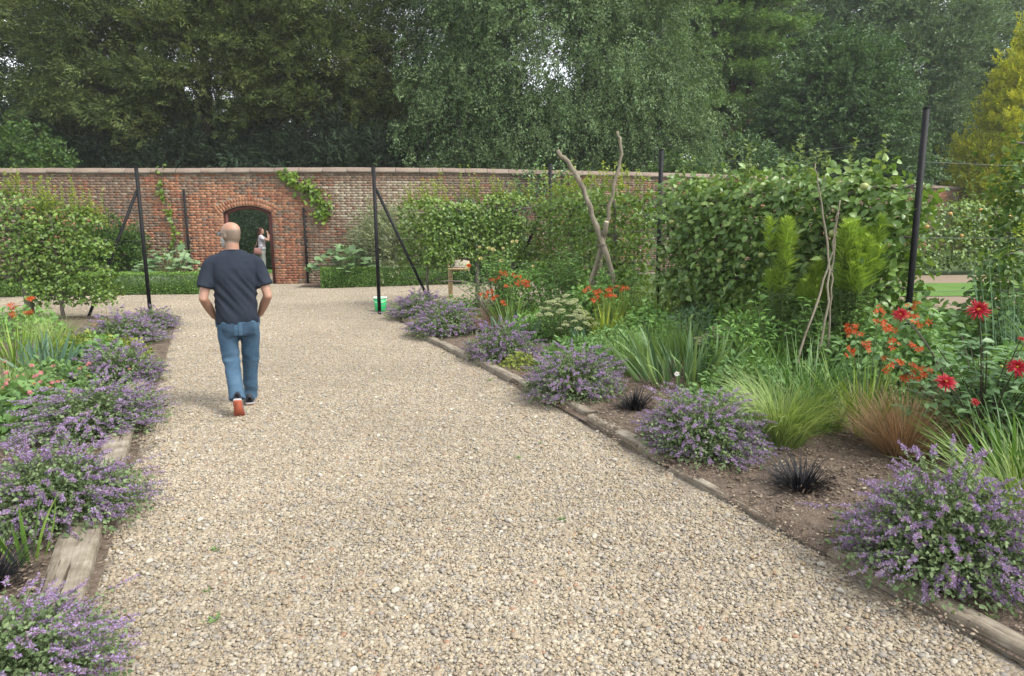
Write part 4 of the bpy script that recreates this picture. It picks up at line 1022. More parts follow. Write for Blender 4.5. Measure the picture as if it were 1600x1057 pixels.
tuft('rusty_grass', 'small rusty red grass tuft below the far crocosmia', -.42, 10.75, 190, .42, .008, (.1, .7), (.2, .9), ML_rust, 626, .10)
tuft('zebra_grass', 'yellow-banded zebra grass right of the crossed poles', 1.55, 9.9, 150, .98, .013, (.05, .42), (.05, .45), ML_zebra, 627, .2)
tuft('zebra_grass', 'taller yellow-banded zebra grass before the big espalier', 2.12, 9.75, 150, 1.05, .013, (.05, .45), (.05, .5), ML_zebra, 628, .2)
tuft('zebra_grass', 'yellow-banded zebra grass left of the tall goldenrod', 2.72, 8.0, 80, .98, .013, (.05, .32), (.05, .35), ML_zebra, 629, .14)
tuft('fine_grass', 'fine green grass behind the iris clump', 1.72, 8.15, 260, .62, .006, (.05, .5), (.2, .8), ML_grass, 630, .16)
tuft('fine_grass', 'loose fine grass with pale tips beside the thin stick tripod', 2.72, 7.0, 380, .78, .006, (.05, .7), (.3, 1.1), ML_grass, 631, .22, vb=(2.6, 1.8))
tuft('fine_grass', 'grey-green fine grass before the blue-green mound', 2.15, 8.45, 280, .68, .005, (.05, .6), (.1, .7), ML_grass, 632, .18)
tuft('fine_grass', 'pale streaky grass in the left bed below the orange flowers', -5.0, 6.55, 420, .60, .006, (.1, .9), (.3, 1.2), ML_lime, 633, .2)
tuft('fine_grass', 'buff feathery grass in the left bed behind the blue iris', -6.6, 9.7, 380, .62, .006, (.1, .8), (.3, 1.2), ML_lime, 634, .2, vb=(3, 1.6))
tuft('fine_grass', 'wispy grass beside the crossed poles', .75, 10.9, 260, .72, .006, (.05, .8), (.3, 1.2), ML_grass, 635, .2)
tuft('bronze_sedge', 'low tan sedge behind the left catmints', -6.4, 10.6, 420, .42, .006, (.2, 1.1), (.3, 1.0), ML_bronze, 636, .16, vb=(3, 1.5))
tuft('long_grass', 'green grass at the left edge beside the pink flowers', -5.2, 5.9, 240, .62, .012, (.1, .9), (.4, 1.2), ML_grass, 637, .25)

# ------------------------------------------------------------------ leafy mounds and tall perennials
ML_mid = leaf_mat('perennial_leaf', [(0.0912, 0.188, 0.0529), (0.162, 0.303, 0.0756), (0.254, 0.419, 0.113)], .5, .28, .3)
ML_ger = leaf_mat('geranium_leaf', [(0.0845, 0.169, 0.052), (0.137, 0.247, 0.078), (0.202, 0.332, 0.111)], .5, .28, .3)
ML_blue = leaf_mat('blue_green_leaf', [(0.0854, 0.147, 0.0854), (0.132, 0.225, 0.124), (0.194, 0.302, 0.171)], .55, .2, .25)
ML_yel = leaf_mat('yellow_green_leaf', [(.13, .18, .03), (.21, .26, .045), (.3, .33, .08)], .5, .3, .3)
ML_gold2 = leaf_mat('goldenrod_top', [(0.198, 0.324, 0.0594), (0.312, 0.457, 0.0792), (0.436, 0.564, 0.119)], .5, .35, .3)
ML_grod = leaf_mat('goldenrod_leaf', [(.085, .15, .045), (.13, .215, .065), (.19, .29, .085)], .5, .3, .25)
ML_dahlia = leaf_mat('dahlia_leaf', [(0.0675, 0.135, 0.054), (0.115, 0.209, 0.081), (0.189, 0.297, 0.135)], .42, .28, .4)
M_dkstem = flat_mat('dark_stem', (.05, .04, .025), .6)
def mound(name, label, x, y, r, h, n, leaf, mat, seed, shape='leaf', aspect=.6, cat='plant', group=None, ry=None, flat=.5, z=.03):
    """low leafy plant: stems from one crown and a dome of leaves"""
    rg = np.random.default_rng(seed); t = thing(name, label, cat, (x, y, z), 0, group); ry = ry or r
    d = nrm(rg.normal(size=(n, 3)) * np.array([1, 1, .9])); d[:, 2] = np.abs(d[:, 2])
    q = (.45 + .55 * rg.random(n) ** .6) * (1 + .2 * lumpy(d * 3.5, seed, 1.3))
    P = d * q[:, None] * np.array([r, ry, h]); P[:, 2] = np.maximum(P[:, 2] - leaf * .3, .015)
    st = MB()
    for i in rg.choice(n, min(n, 40), replace=False):
        a = np.array([P[i, 0] * .1, P[i, 1] * .1, 0]); tube(st, bez(a, np.array([P[i, 0] * .4, P[i, 1] * .4, P[i, 2] * .8]), P[i], 4), np.linspace(.005, .002, 4), 4, cap=False)
    st.build('stems', M_stem, t, False, 'stuff')
    b = MB(); leaves(b, P, d * np.array([1, 1, .3]) + rg.normal(0, .5, (n, 3)), np.array([0, 0, flat]) + d * .5 + rg.normal(0, .4, (n, 3)), leaf * rg.uniform(.6, 1.3, n), leaf * aspect * rg.uniform(.7, 1.2, n), np.clip(rg.beta(2, 2, n), 0, 1), shape, .15, .18)
    b.build('leaves', mat, t, kind='stuff'); return t
mound('geranium', 'ferny bright green mound behind the third right catmint', .82, 8.0, .55, .42, 2600, .075, ML_ger, 701, 'leaf', .35)
mound('blue_mound', 'rounded blue-green lacy mound before the big espalier', 2.48, 9.05, .55, .68, 3000, .06, ML_blue, 702, 'leaf', .4)
mound('yellow_mound', 'small yellow-green mound beside the fourth right catmint', .12, 8.1, .26, .22, 500, .05, ML_yel, 703)
mound('leafy_plant', 'bright green leafy mound among the left catmints', -5.2, 8.45, .38, .36, 900, .09, ML_ger, 704, 'palm', .9)
mound('leafy_plant', 'broad green leaves below the pink flowers at the left edge', -4.35, 5.95, .55, .36, 1000, .09, ML_ger, 705, 'palm', .85)
mound('leafy_plant', 'light green leaves behind the second right catmint', 1.75, 5.85, .35, .36, 1000, .06, ML_ger, 706, 'leaf', .5)
mound('leafy_plant', 'yellow tinged leaves at the foot of the left grasses', -5.9, 9.2, .45, .35, 900, .07, ML_yel, 707)
mound('leafy_plant', 'mid green leaves filling the bed behind the goldenrod', 3.75, 8.05, .55, .95, 1900, .08, ML_mid, 708)
mound('leafy_plant', 'mid green leaves at the foot of the big espalier', 3.05, 8.9, .6, .8, 2000, .08, ML_mid, 709)
mound('leafy_plant', 'dark leaves below the crossed poles', 1.35, 10.9, .6, .95, 2000, .085, ML_mid, 710)
mound('leafy_plant', 'leafy bank behind the crossed poles', 1.7, 12.1, .7, 1.0, 1600, .09, ML_mid, 711)
mound('leafy_plant', 'leafy bank behind the yellow roses', .35, 13.2, .75, .9, 1700, .09, ML_mid, 712)
mound('leafy_plant', 'low leaves at the foot of the thick right post', 4.15, 6.55, .6, .5, 1300, .10, ML_ger, 713)
mound('leafy_plant', 'dense leaves at the right edge below the tall stalks', 4.7, 5.6, .75, .75, 1800, .10, ML_mid, 714)
mound('leafy_plant', 'dark leaves filling the right edge behind the strap leaves', 4.2, 4.75, .6, .6, 1500, .085, ML_mid, 715)
mound('leafy_plant', 'mixed green leaves between zebra grass and fine grass', 1.9, 9.2, .55, .65, 1700, .07, ML_mid, 716)
mound('leafy_plant', 'loose green leaves between the far crocosmia and the sedum', .35, 10.2, .5, .45, 1200, .07, ML_mid, 717)
mound('leafy_plant', 'green leaves before the left espalier trunk', -8.2, 11.0, .9, .45, 1600, .08, ML_mid, 718)
mound('leafy_plant', 'green leaves at the far left edge of the left bed', -8.3, 9.2, .9, .6, 1800, .09, ML_ger, 719)
mound('leafy_plant', 'low leaves between the left iris fan and the catmints', -5.8, 9.3, .45, .3, 1000, .07, ML_mid, 720)
mound('leafy_plant', 'low leaves left of the broad second catmint', -5.9, 6.4, .6, .4, 1300, .08, ML_mid, 721)
mound('leafy_plant', 'low green leaves behind the pale grass', 3.3, 6.35, .55, .7, 1900, .075, ML_ger, 722)
mound('grey_plant', 'dried buff flower heads below the rusty grass', -.75, 11.1, .35, .32, 700, .05, ML_bronze, 723)
mound('leafy_plant', 'green clump half hidden beside the wooden lectern', -.95, 12.2, .4, .45, 800, .07, ML_ger, 724)

def tall_plant(name, label, x, y, n, h, spread, leaf, lw, per, mat, seed, top=None, lean=.15, cat='plant', topfrac=.24, group=None):
    """upright leafy stems; top gives a bright feathery tip of its own"""
    rg = np.random.default_rng(seed); t = thing(name, label, cat, (x, y, .03), 0, group)
    st = MB(); lf = MB(); tp = MB()
    for i in range(n):
        az = rg.uniform(0, 6.28); q = rg.random() ** .5; hh = h * rg.uniform(.70, 1.05)
        a = np.array([math.cos(az) * spread * .5 * q, math.sin(az) * spread * .5 * q, 0]); b = np.array([math.cos(az) * spread * q, math.sin(az) * spread * q, hh])
        b[:2] += rg.normal(0, lean * .2, 2); pts = bez(a, np.array([a[0], a[1], hh * .6]), b, 8)
        tube(st, pts, np.linspace(.007, .003, 8), 4, cap=False)
        m = per; s = np.sort(rg.uniform(.12, 1 - topfrac * .6 if top else 1, m)); k = s * 7; ii = np.minimum(k.astype(int), 6); P = pts[ii] + (pts[ii + 1] - pts[ii]) * (k - ii)[:, None]
        va = np.arange(m) * 2.4 + rg.normal(0, .3, m); D = dirs(va, rg.uniform(.1, .7, m))
        leaves(lf, P, D, np.array([0, 0, 1.]) + rg.normal(0, .25, (m, 3)), leaf * (1.1 - .55 * s) * rg.uniform(.75, 1.2, m), lw * (1.1 - .4 * s) * rg.uniform(.8, 1.2, m), rg.beta(2, 2, m), 'leaf', .15, .35)
        if top:
            m = 210; s = 1 - topfrac * rg.random(m) ** 1.1; k = s * 7; ii = np.minimum(k.astype(int), 6); P = pts[ii] + (pts[ii + 1] - pts[ii]) * (k - ii)[:, None]
            va = rg.uniform(0, 6.28, m); D = dirs(va, rg.uniform(.45, 1.15, m))
            leaves(tp, P, D, dirs(va, np.zeros(m)) * -.5 + np.array([0, 0, 1.]), .13 * (1.5 - .9 * (s - (1 - topfrac)) / topfrac) * rg.uniform(.6, 1.15, m), .0105 * rg.uniform(.7, 1.4, m), rg.beta(2, 2, m), 'rhomb', .1, .1)
    st.build('stems', M_stem, t, False, 'stuff'); lf.build('leaves', mat, t, kind='stuff')
    if top: tp.build('feathery_tips', top, t, kind='stuff')
    return t
tall_plant('goldenrod', 'single tall goldenrod spire with lime tip left of the thin sticks', 2.90, 7.35, 8, 1.70, .13, .13, .016, 150, ML_grod, 731, ML_gold2)
tall_plant('goldenrod', 'wide group of tall goldenrod with bright lime feathery tips', 3.50, 7.0, 22, 1.74, .27, .13, .016, 150, ML_grod, 732, ML_gold2)
tall_plant('goldenrod', 'shorter goldenrod stems between the two taller groups', 3.20, 7.3, 7, 1.5, .13, .13, .016, 150, ML_grod, 733, ML_gold2)
tall_plant('tall_perennial', 'tall broad-leaved perennial left of the crossed poles', .95, 11.6, 14, 1.35, .32, .17, .045, 40, ML_ger, 734)
tall_plant('tall_perennial', 'leafy stems with broad leaves left of the goldenrod', 2.85, 7.1, 10, .95, .30, .16, .04, 26, ML_mid, 735)
tall_plant('tall_perennial', 'thicket of narrow leafy stems below the thin sticks', 3.35, 6.85, 18, .95, .42, .12, .016, 60, ML_mid, 736)
tall_plant('tall_perennial', 'leafy stems right of the crossed poles', 1.75, 10.7, 12, 1.15, .35, .14, .03, 34, ML_mid, 737)
tall_plant('tall_perennial', 'leafy stems before the foot of the big espalier', 3.1, 8.3, 10, .85, .35, .14, .035, 28, ML_mid, 738)
tuft('tall_stalks', 'tall thin upright grey-green stalks at the right edge', 4.75, 6.15, 60, 1.5, .014, (.02, .22), (.02, .18), ML_blue, 739, .32, cat='plant')
tuft('tall_stalks', 'broad drooping pale leaves at the right edge behind the dahlia', 4.9, 5.9, 26, 1.15, .05, (.1, .5), (.6, 1.5), ML_blue, 740, .3, cat='plant')

mound('leafy_plant', 'fresh green leaves filling the bed between the iris and the pale grass', 2.35, 6.35, .55, .5, 1800, .065, ML_ger, 751, 'leaf', .45)
mound('leafy_plant', 'tangle of narrow leaves left of the thin sticks', 2.55, 7.35, .45, .85, 2200, .085, ML_mid, 752, 'leaf', .3)
mound('leafy_plant', 'green leaves below the zebra grass right of the crossed poles', 1.85, 9.95, .6, .75, 1800, .075, ML_mid, 753)
mound('leafy_plant', 'green leaves behind the sedum and the ferny mound', 1.35, 8.75, .5, .45, 1500, .065, ML_ger, 754)
mound('leafy_plant', 'bank of leaves between the thick post and the right edge', 5.35, 7.1, .85, .95, 2200, .10, ML_ger, 755)
mound('leafy_plant', 'tall bank of leaves at the right edge beyond the stalks', 6.5, 7.0, .9, 1.25, 2400, .11, ML_mid, 756)
mound('leafy_plant', 'low leaves just beyond the foot of the thick post', 5.0, 8.6, .9, .85, 2000, .10, ML_mid, 757)
tall_plant('tall_perennial', 'tall thin leafy stems at the right edge under the apple branches', 5.25, 6.6, 14, 1.35, .45, .16, .03, 40, ML_ger, 758)
tall_plant('tall_perennial', 'slender leafy stems beside the left crocosmia', -7.3, 9.0, 14, .8, .4, .12, .025, 36, ML_ger, 759)
mound('leafy_plant', 'bright leaves between the left grasses and the catmints', -4.9, 7.1, .45, .36, 1300, .07, ML_ger, 760)
mound('leafy_plant', 'low mixed leaves along the left bed edge', -5.3, 8.9, .5, .32, 1200, .06, ML_yel, 761)
tuft('fine_grass', 'green grass tuft between the geranium mound and the iris', 1.35, 7.75, 240, .6, .007, (.05, .6), (.2, .9), ML_grass, 762, .18)
tuft('strap_grass', 'upright strap leaves left of the bronze sedge', 2.55, 5.55, 110, .66, .016, (.05, .6), (.2, .9), ML_dkgrass, 763, .18)

mound('leafy_plant', 'leafy clump hiding the foot of the thick right post', 3.75, 6.45, .55, .95, 2000, .09, ML_ger, 771)
mound('leafy_plant', 'bushy green growth closing the right edge below the apple branches', 6.35, 8.3, .8, 1.6, 2600, .10, ML_ger, 772)
mound('leafy_plant', 'leafy growth beyond the stalks at the right edge', 5.35, 6.2, .6, 1.15, 2000, .09, ML_ger, 773)
tuft('strap_grass', 'dark strap leaves at the far right edge behind the foreground catmint', 3.75, 4.3, 120, .75, .022, (.1, .8), (.3, 1.1), ML_dkgrass, 774, .25)
mound('leafy_plant', 'low leaves between the pale grass and the strap leaves', 2.45, 5.75, .4, .4, 1200, .055, ML_ger, 775, 'leaf', .4)
# ------------------------------------------------------------------ flowers
M_red = leaf_mat('dahlia_petal', [(0.26, 0.00496, 0.0112), (0.341, 0.00744, 0.0186), (0.409, 0.0186, 0.0372)], .5, .2, .25, (1.2, .8, .9))
M_yc = flat_mat('flower_centre', (0.465, 0.26, 0.0186), .6)
M_or = leaf_mat('crocosmia_petal', [(0.322, 0.031, 0.00744), (0.422, 0.0558, 0.00868), (0.465, 0.105, 0.0124)], .5, .25, .25, (1.2, .9, .8))
M_rosey = leaf_mat('yellow_petal', [(0.446, 0.384, 0.0992), (0.496, 0.434, 0.161), (0.527, 0.446, 0.26)], .5, .2, .25, (1.1, 1.0, .8))
M_pink = leaf_mat('pink_petal', [(0.341, 0.0744, 0.118), (0.403, 0.124, 0.167), (0.465, 0.186, 0.205)], .5, .2, .25, (1.1, .9, .95))
M_white = leaf_mat('white_petal', [(0.496, 0.496, 0.471), (0.527, 0.527, 0.496)], .5, .2, .2, (1, 1, 1))
M_sed = var_mat('sedum_bud', [(0, (0.167, 0.205, 0.0806)), (.5, (0.223, 0.254, 0.112)), (1, (0.279, 0.298, 0.155))], .7, 'LINEAR')

def petal_flower(n, L, W, el, mat, seed, layers=2, shape='rhomb'):
    rg = np.random.default_rng(seed); b = MB()
    for k in range(layers):
        m = n; az = np.arange(m) * 6.283 / m + k * .3 + rg.normal(0, .1, m); e = el[0] + (el[1] - el[0]) * k / max(layers - 1, 1) + rg.normal(0, .12, m)
        D = dirs(az, e); P = D * .004
        leaves(b, P, D, np.array([0, 0, 1.]) + D * -.2, L * (1 - .18 * k) * rg.uniform(.8, 1.12, m), W * rg.uniform(.8, 1.2, m), rg.random(m), shape, .22, .15)
    return b.mesh('petals', mat)
def ball_mesh(name, r, mat, seed, n=14):
    rg = np.random.default_rng(seed); b = MB(); d = nrm(rg.normal(size=(n, 3))); blobs(b, d * r * .6, np.full(n, r * .5), rg.random(n), 0); return b.mesh(name, mat, True)
DP = [petal_flower(17, .062, .011, (.05, .95), M_red, s, 4, 'leaf') for s in (1, 2)]
DC = ball_mesh('centre', .011, M_yc, 3)
def aim(d, spin=0.0):
    return (Vector(d).to_track_quat('Z', 'Y').to_matrix() @ Matrix.Rotation(spin, 3, 'Z')).to_euler()
def flower(parent, loc, d, petals, centre=None, s=1.0, spin=0.0, label=None):
    o = link('flower', petals, parent, loc, aim(d, spin), s)
    if label: o['label'] = label
    if centre: link('centre', centre, o, (0, 0, .006))
    return o

# dahlia with spidery red flowers
t = thing('dahlia', 'bushy dahlia with spiky red flowers near the right edge', 'flower', (3.55, 4.95, .03))
rg = np.random.default_rng(801); st = MB(); lf = MB()
FL = [((3.17, 4.60, 1.18), 1.25), ((2.90, 5.05, 1.09), .95), ((2.88, 4.42, .72), 1.15), ((3.24, 4.28, .85), 1.05), ((3.05, 4.36, .60), .5), ((3.6, 4.75, .95), .4)]
org = np.array([3.55, 4.95, .03])
ends = [np.array(f) - org for f, _ in FL] + [np.array([math.cos(a) * r_, math.sin(a) * r_, z_]) for a, r_, z_ in zip(rg.uniform(0, 6.28, 46), rg.uniform(.1, .72, 46), rg.uniform(.35, 1.0, 46))]
for i, e in enumerate(ends):
    a = np.array([e[0] * .15, e[1] * .15, 0]); pts = bez(a, np.array([e[0] * .45, e[1] * .45, e[2] * .7]), e, 9); tube(st, pts, np.linspace(.008, .003, 9), 5, cap=False)
    m = 18 if i < 6 else 32; s = rg.uniform(.15, .8 if i < 6 else 1, m) * 8; ii = np.minimum(s.astype(int), 7); P = pts[ii] + (pts[ii + 1] - pts[ii]) * (s - ii)[:, None]
    D = dirs(rg.uniform(0, 6.28, m), rg.uniform(-.2, .6, m)); leaves(lf, P + D * rg.uniform(0, .1, m)[:, None], D, np.array([0, 0, 1.]) + rg.normal(0, .35, (m, 3)), rg.uniform(.05, .105, m), rg.uniform(.028, .055, m), rg.beta(2, 2, m), 'leaf', .12, .25)
st.build('stems', M_dkstem, t, False, 'stuff'); lf.build('leaves', ML_dahlia, t, kind='stuff')
for i, (f, s) in enumerate(FL): flower(t, tuple(np.array(f) - org), [(-.35, -.75, .45), (-.3, -.8, .3), (-.2, -.6, .8), (-.5, -.7, .4), (0, -.6, .5), (0, -.5, .8)][i], DP[i % 2], DC, s, i)
# white eye and pale buds
BUD = ball_mesh('bud', .012, flat_mat('green_bud', (.30, .34, .06), .5), 5)
for p in ((.12, -.3, .9), (-.25, -.45, .78), (.35, -.35, .62), (.02, -.55, .98), (.3, .1, 1.05)): link('bud', BUD, t, p)

CP = [petal_flower(6, .030, .012, (.35, .35), M_or, s, 1, 'leaf') for s in (4, 5, 6)]
def crocosmia(label, x, y, n, L, heads, seed, mat=ML_croc, spread=.18, fs=1.0, lean=(.05, .6), w=.02):
    """sword leaves with arching wiry stems that carry rows of orange flowers; heads are (x, y, z) about the base"""
    rg = np.random.default_rng(seed); t = thing('crocosmia', label, 'flower', (x, y, .03)); az = rg.uniform(0, 6.28, n); q = rg.random(n) ** .5
    b = MB(); blades(b, np.stack([np.cos(az) * spread * q, np.sin(az) * spread * q, np.full(n, -.02)], 1), az + rg.normal(0, .4, n), L * rg.uniform(.65, 1.1, n), w * rg.uniform(.7, 1.2, n), lean[0] + (lean[1] - lean[0]) * q, rg.uniform(.1, .6, n), rg.beta(2, 2, n), 6, .2, 2.6); b.build('blades', mat, t, kind='stuff')
    st = MB()
    for (hx, hy, hz) in heads:
        e = np.array([hx, hy, hz]); a = np.array([hx * .2, hy * .2, 0]); dd = nrm(np.array([hx + rg.normal(0, .1), hy + rg.normal(0, .1), .0]))
        pts = np.vstack([bez(a, np.array([hx * .5, hy * .5, hz * .8]), e, 6), [e + dd * .05 + np.array([0, 0, .012]), e + dd * .11]]); tube(st, pts, np.linspace(.003, .0015, 8), 4, cap=False)
        m = rg.integers(5, 9)
        for k in range(m):
            p = e + dd * .12 * k / m + np.array([0, 0, .015 + .01 * rg.normal()]) + rg.normal(0, .016, 3)
            flower(t, tuple(p), tuple(nrm(np.array([-.1, -.6, .7]) + rg.normal(0, .5, 3))), CP[rg.integers(0, 3)], None, fs * rg.uniform(.7, 1.3), rg.uniform(0, 6))
    st.build('stems', M_stem, t, False, 'stuff'); return t
rg = np.random.default_rng(820)
crocosmia('orange crocosmia flowers over green blades between the goldenrod and the dahlia', 2.95, 5.5, 80, .78,
          [(-.06, -.15, .95), (.04, -.2, .90), (.16, -.18, 1.0), (-.2, -.15, .86), (-.15, -.22, .77), (-.02, -.3, .80), (.12, -.3, .76), (.02, -.35, .66), (.1, -.4, .62), (-.1, -.35, .64), (.22, -.15, .92), (-.26, -.2, .72), (.05, -.38, .56), (.18, -.34, .58), (-.02, -.1, 1.03), (.25, -.05, 1.07), (-.2, -.05, .9)], 821, ML_croc, .2, .8)
crocosmia('orange crocosmia over yellow-green blades in the middle of the right bed', 1.28, 9.25, 60, .72, [(-.2, -.05, .86), (-.08, -.1, .80), (.08, -.12, .84), (.16, -.1, .87), (.02, -.15, .76), (-.12, -.18, .72)], 822, leaf_mat('crocosmia_yellow_leaf', [(.16, .25, .03), (.30, .38, .04), (.45, .48, .06)], .45, .3, .35), .14, 1.0, (.02, .4))
crocosmia('far orange crocosmia below the yellow roses', .02, 11.0, 60, .70, [(-.25, -.1, .84), (-.1, -.1, .95), (.0, -.1, .88), (.05, -.15, .78), (.16, -.1, .80), (.2, -.12, .72), (-.32, -.2, .66), (-.25, -.25, .58), (-.05, -.2, .74), (-.42, -.15, .60), (-.15, -.3, .5)], 823, ML_croc, .2, 1.05)
crocosmia('orange crocosmia at the left edge of the left bed', -6.15, 8.3, 90, .74, [(-.5, 0, .72), (-.2, -.1, .85), (-.35, -.1, .78), (.1, -.1, .78), (.16, -.1, .70), (-.1, -.15, .62), (.3, -.1, .72), (-.05, -.2, .55), (-.6, -.1, .55), (.25, 0, .86), (-.3, .1, .95)], 824, ML_croc, .4, 1.1)
crocosmia('low orange bloom in strap leaves at the left edge', -5.75, 6.9, 40, .62, [(-.1, -.2, .55), (-.25, -.1, .40)], 825, ML_dkgrass, .2, 1.3)

# sedum with flat pale heads
def sedum(label, x, y, r, h, nh, hr, seed):
    rg = np.random.default_rng(seed); t = thing('sedum', label, 'plant', (x, y, .03)); st = MB(); lf = MB()
    hm = []
    for v in range(2):
        b = MB(); n = 90; a = rg.uniform(0, 6.28, n); q = rg.random(n) ** .5; C = np.stack([np.cos(a) * q * hr, np.sin(a) * q * hr, hr * .38 * (1 - q * q) + rg.normal(0, .003, n)], 1)
        blobs(b, C, np.full(n, hr * .15), rg.random(n), 0, rg, .1); hm.append(b.mesh('flower_head', M_sed, True))
    for i in range(nh):
        a = i * 2.4; q = ((i + .5) / nh) ** .5; e = np.array([math.cos(a) * q * r, math.sin(a) * q * r, h * (1 - .38 * q * q) * rg.uniform(.92, 1.04)])
        pts = bez(np.array([e[0] * .2, e[1] * .2, 0]), np.array([e[0] * .7, e[1] * .7, e[2] * .5]), e, 6); tube(st, pts, np.linspace(.006, .004, 6), 5, cap=False)
        m = 16; s = rg.uniform(.1, .92, m) * 5; ii = np.minimum(s.astype(int), 4); P = pts[ii] + (pts[ii + 1] - pts[ii]) * (s - ii)[:, None]
        leaves(lf, P, dirs(rg.uniform(0, 6.28, m), rg.uniform(0, .6, m)), np.array([0, 0, 1.]) + rg.normal(0, .2, (m, 3)), .06, .032, rg.beta(2, 2, m), 'obov', .15, .1)
        o = link('flower_head', hm[i % 2], t, tuple(e), (rg.normal(0, .2), rg.normal(0, .2), rg.uniform(0, 6)), rg.uniform(.75, 1.15))
    st.build('stems', M_stem, t, False, 'stuff'); lf.build('leaves', ML_ger, t, kind='stuff'); return t
sedum('pale green sedum with flat heads behind the iris clump', 2.42, 7.72, .32, .56, 26, .055, 831)
sedum('pale green flat-headed sedum left of the middle crocosmia', .72, 9.75, .36, .70, 28, .06, 832)
sedum('smaller pale sedum just below the middle crocosmia', .92, 9.25, .26, .52, 18, .055, 833)

# roses with yellow blooms
RP = petal_flower(9, .045, .04, (.2, 1.2), M_rosey, 8, 4, 'obov')
t = thing('rose_bush', 'rose bush with pale yellow blooms left of the crossed poles', 'flower', (-.2, 12.3, .03)); rg = np.random.default_rng(841)
st = MB(); lf = MB(); BL = [(-.36, -.1, 1.32), (-.2, -.1, 1.30), (-.12, -.12, 1.28), (.06, -.1, 1.30), (.30, -.1, 1.42), (.02, -.15, 1.08), (.58, -.2, .98), (.22, 0, 1.4), (-.34, -.2, 1.12)]
for i, e in enumerate([np.array(b) for b in BL] + [np.array([rg.normal(0, .38), rg.normal(0, .3), rg.uniform(.5, 1.25)]) for _ in range(46)]):
    pts = bez(np.array([e[0] * .2, e[1] * .2, 0]), np.array([e[0] * .5, e[1] * .5, e[2] * .7]), e, 7); tube(st, pts, np.linspace(.007, .003, 7), 4, cap=False)
    m = 34; s = rg.uniform(.25, .96, m) * 6; ii = np.minimum(s.astype(int), 5); P = pts[ii] + (pts[ii + 1] - pts[ii]) * (s - ii)[:, None]; D = dirs(rg.uniform(0, 6.28, m), rg.uniform(-.2, .7, m))
    leaves(lf, P + D * rg.uniform(0, .07, m)[:, None], D, np.array([0, 0, 1.]) + rg.normal(0, .4, (m, 3)), rg.uniform(.04, .07, m), rg.uniform(.025, .045, m), rg.beta(2, 2, m), 'leaf', .12, .2)
st.build('stems', M_stem, t, False, 'stuff'); lf.build('leaves', ML_mid, t, kind='stuff')
for i, e in enumerate(BL): flower(t, e, (-.2, -.7, .6), RP, None, .62 + .3 * (i % 3) / 2, i)
t = thing('poppy', 'single scarlet poppy beside the wooden lectern', 'flower', (-.72, 11.6, .03)); b = MB(); tube(b, bez(np.array([0, 0, 0]), np.array([.05, 0, .5]), np.array([0, 0, 1.02]), 7), .004, 5); b.build('stem', M_stem, t)
PPM = petal_flower(5, .05, .06, (.7, 1.1), M_or, 9, 2, 'obov'); flower(t, (0, 0, 1.02), (0, -.6, .8), PPM, None, 1.0)
b = MB(); leaves(b, np.array([[0, 0, .1 * k] for k in range(1, 8)]), dirs(np.arange(7) * 2.4, np.full(7, .4)), np.tile([0, 0, 1.], (7, 1)), .12, .04, .5, 'leaf'); b.build('leaves', ML_mid, t, kind='stuff')
# pink daisies
PK = petal_flower(9, .020, .011, (.1, .1), M_pink, 10, 1, 'leaf'); PC = ball_mesh('centre', .006, M_yc, 11, 6)
t = thing('pink_daisies', 'low plant dotted with small pink flowers in the left bed', 'flower', (-4.15, 6.15, .03)); rg = np.random.default_rng(851); st = MB(); lf = MB()
for i in range(46):
    e = np.array([rg.normal(-.25, .36), rg.normal(0, .28), rg.uniform(.30, .46)]); pts = bez(np.array([e[0] * .5, e[1] * .5, 0]), np.array([e[0] * .8, e[1] * .8, e[2] * .6]), e, 5); tube(st, pts, .002, 3, cap=False)
    m = 14; s = rg.uniform(.1, .8, m) * 4; ii = np.minimum(s.astype(int), 3); P = pts[ii] + (pts[ii + 1] - pts[ii]) * (s - ii)[:, None]
    leaves(lf, P, dirs(rg.uniform(0, 6.28, m), rg.uniform(0, .6, m)), np.tile([0, 0, 1.], (m, 1)), rg.uniform(.04, .07, m), .022, rg.beta(2, 2, m), 'leaf'); flower(t, tuple(e), tuple(nrm(np.array([0, -.4, .8]) + rg.normal(0, .3, 3))), PK, PC, rg.uniform(.7, 1.1), rg.uniform(0, 6))
st.build('stems', M_stem, t, False, 'stuff'); lf.build('leaves', ML_ger, t, kind='stuff')
t = thing('white_daisy', 'single small white daisy beside the second right catmint', 'flower', (1.42, 5.75, .03)); b = MB(); tube(b, [(0, 0, 0), (.02, 0, .3), (0, 0, .46)], .0025, 4); b.build('stem', M_stem, t)
flower(t, (0, 0, .46), (-.1, -.7, .6), petal_flower(12, .022, .008, (.1, .1), M_white, 12, 1, 'leaf'), PC, 1.0)
b = MB(); leaves(b, np.array([[0, 0, .05 * k] for k in range(1, 6)]), dirs(np.arange(5) * 2.4, np.full(5, .4)), np.tile([0, 0, 1.], (5, 1)), .06, .02, .5, 'leaf'); b.build('leaves', ML_mid, t, kind='stuff')
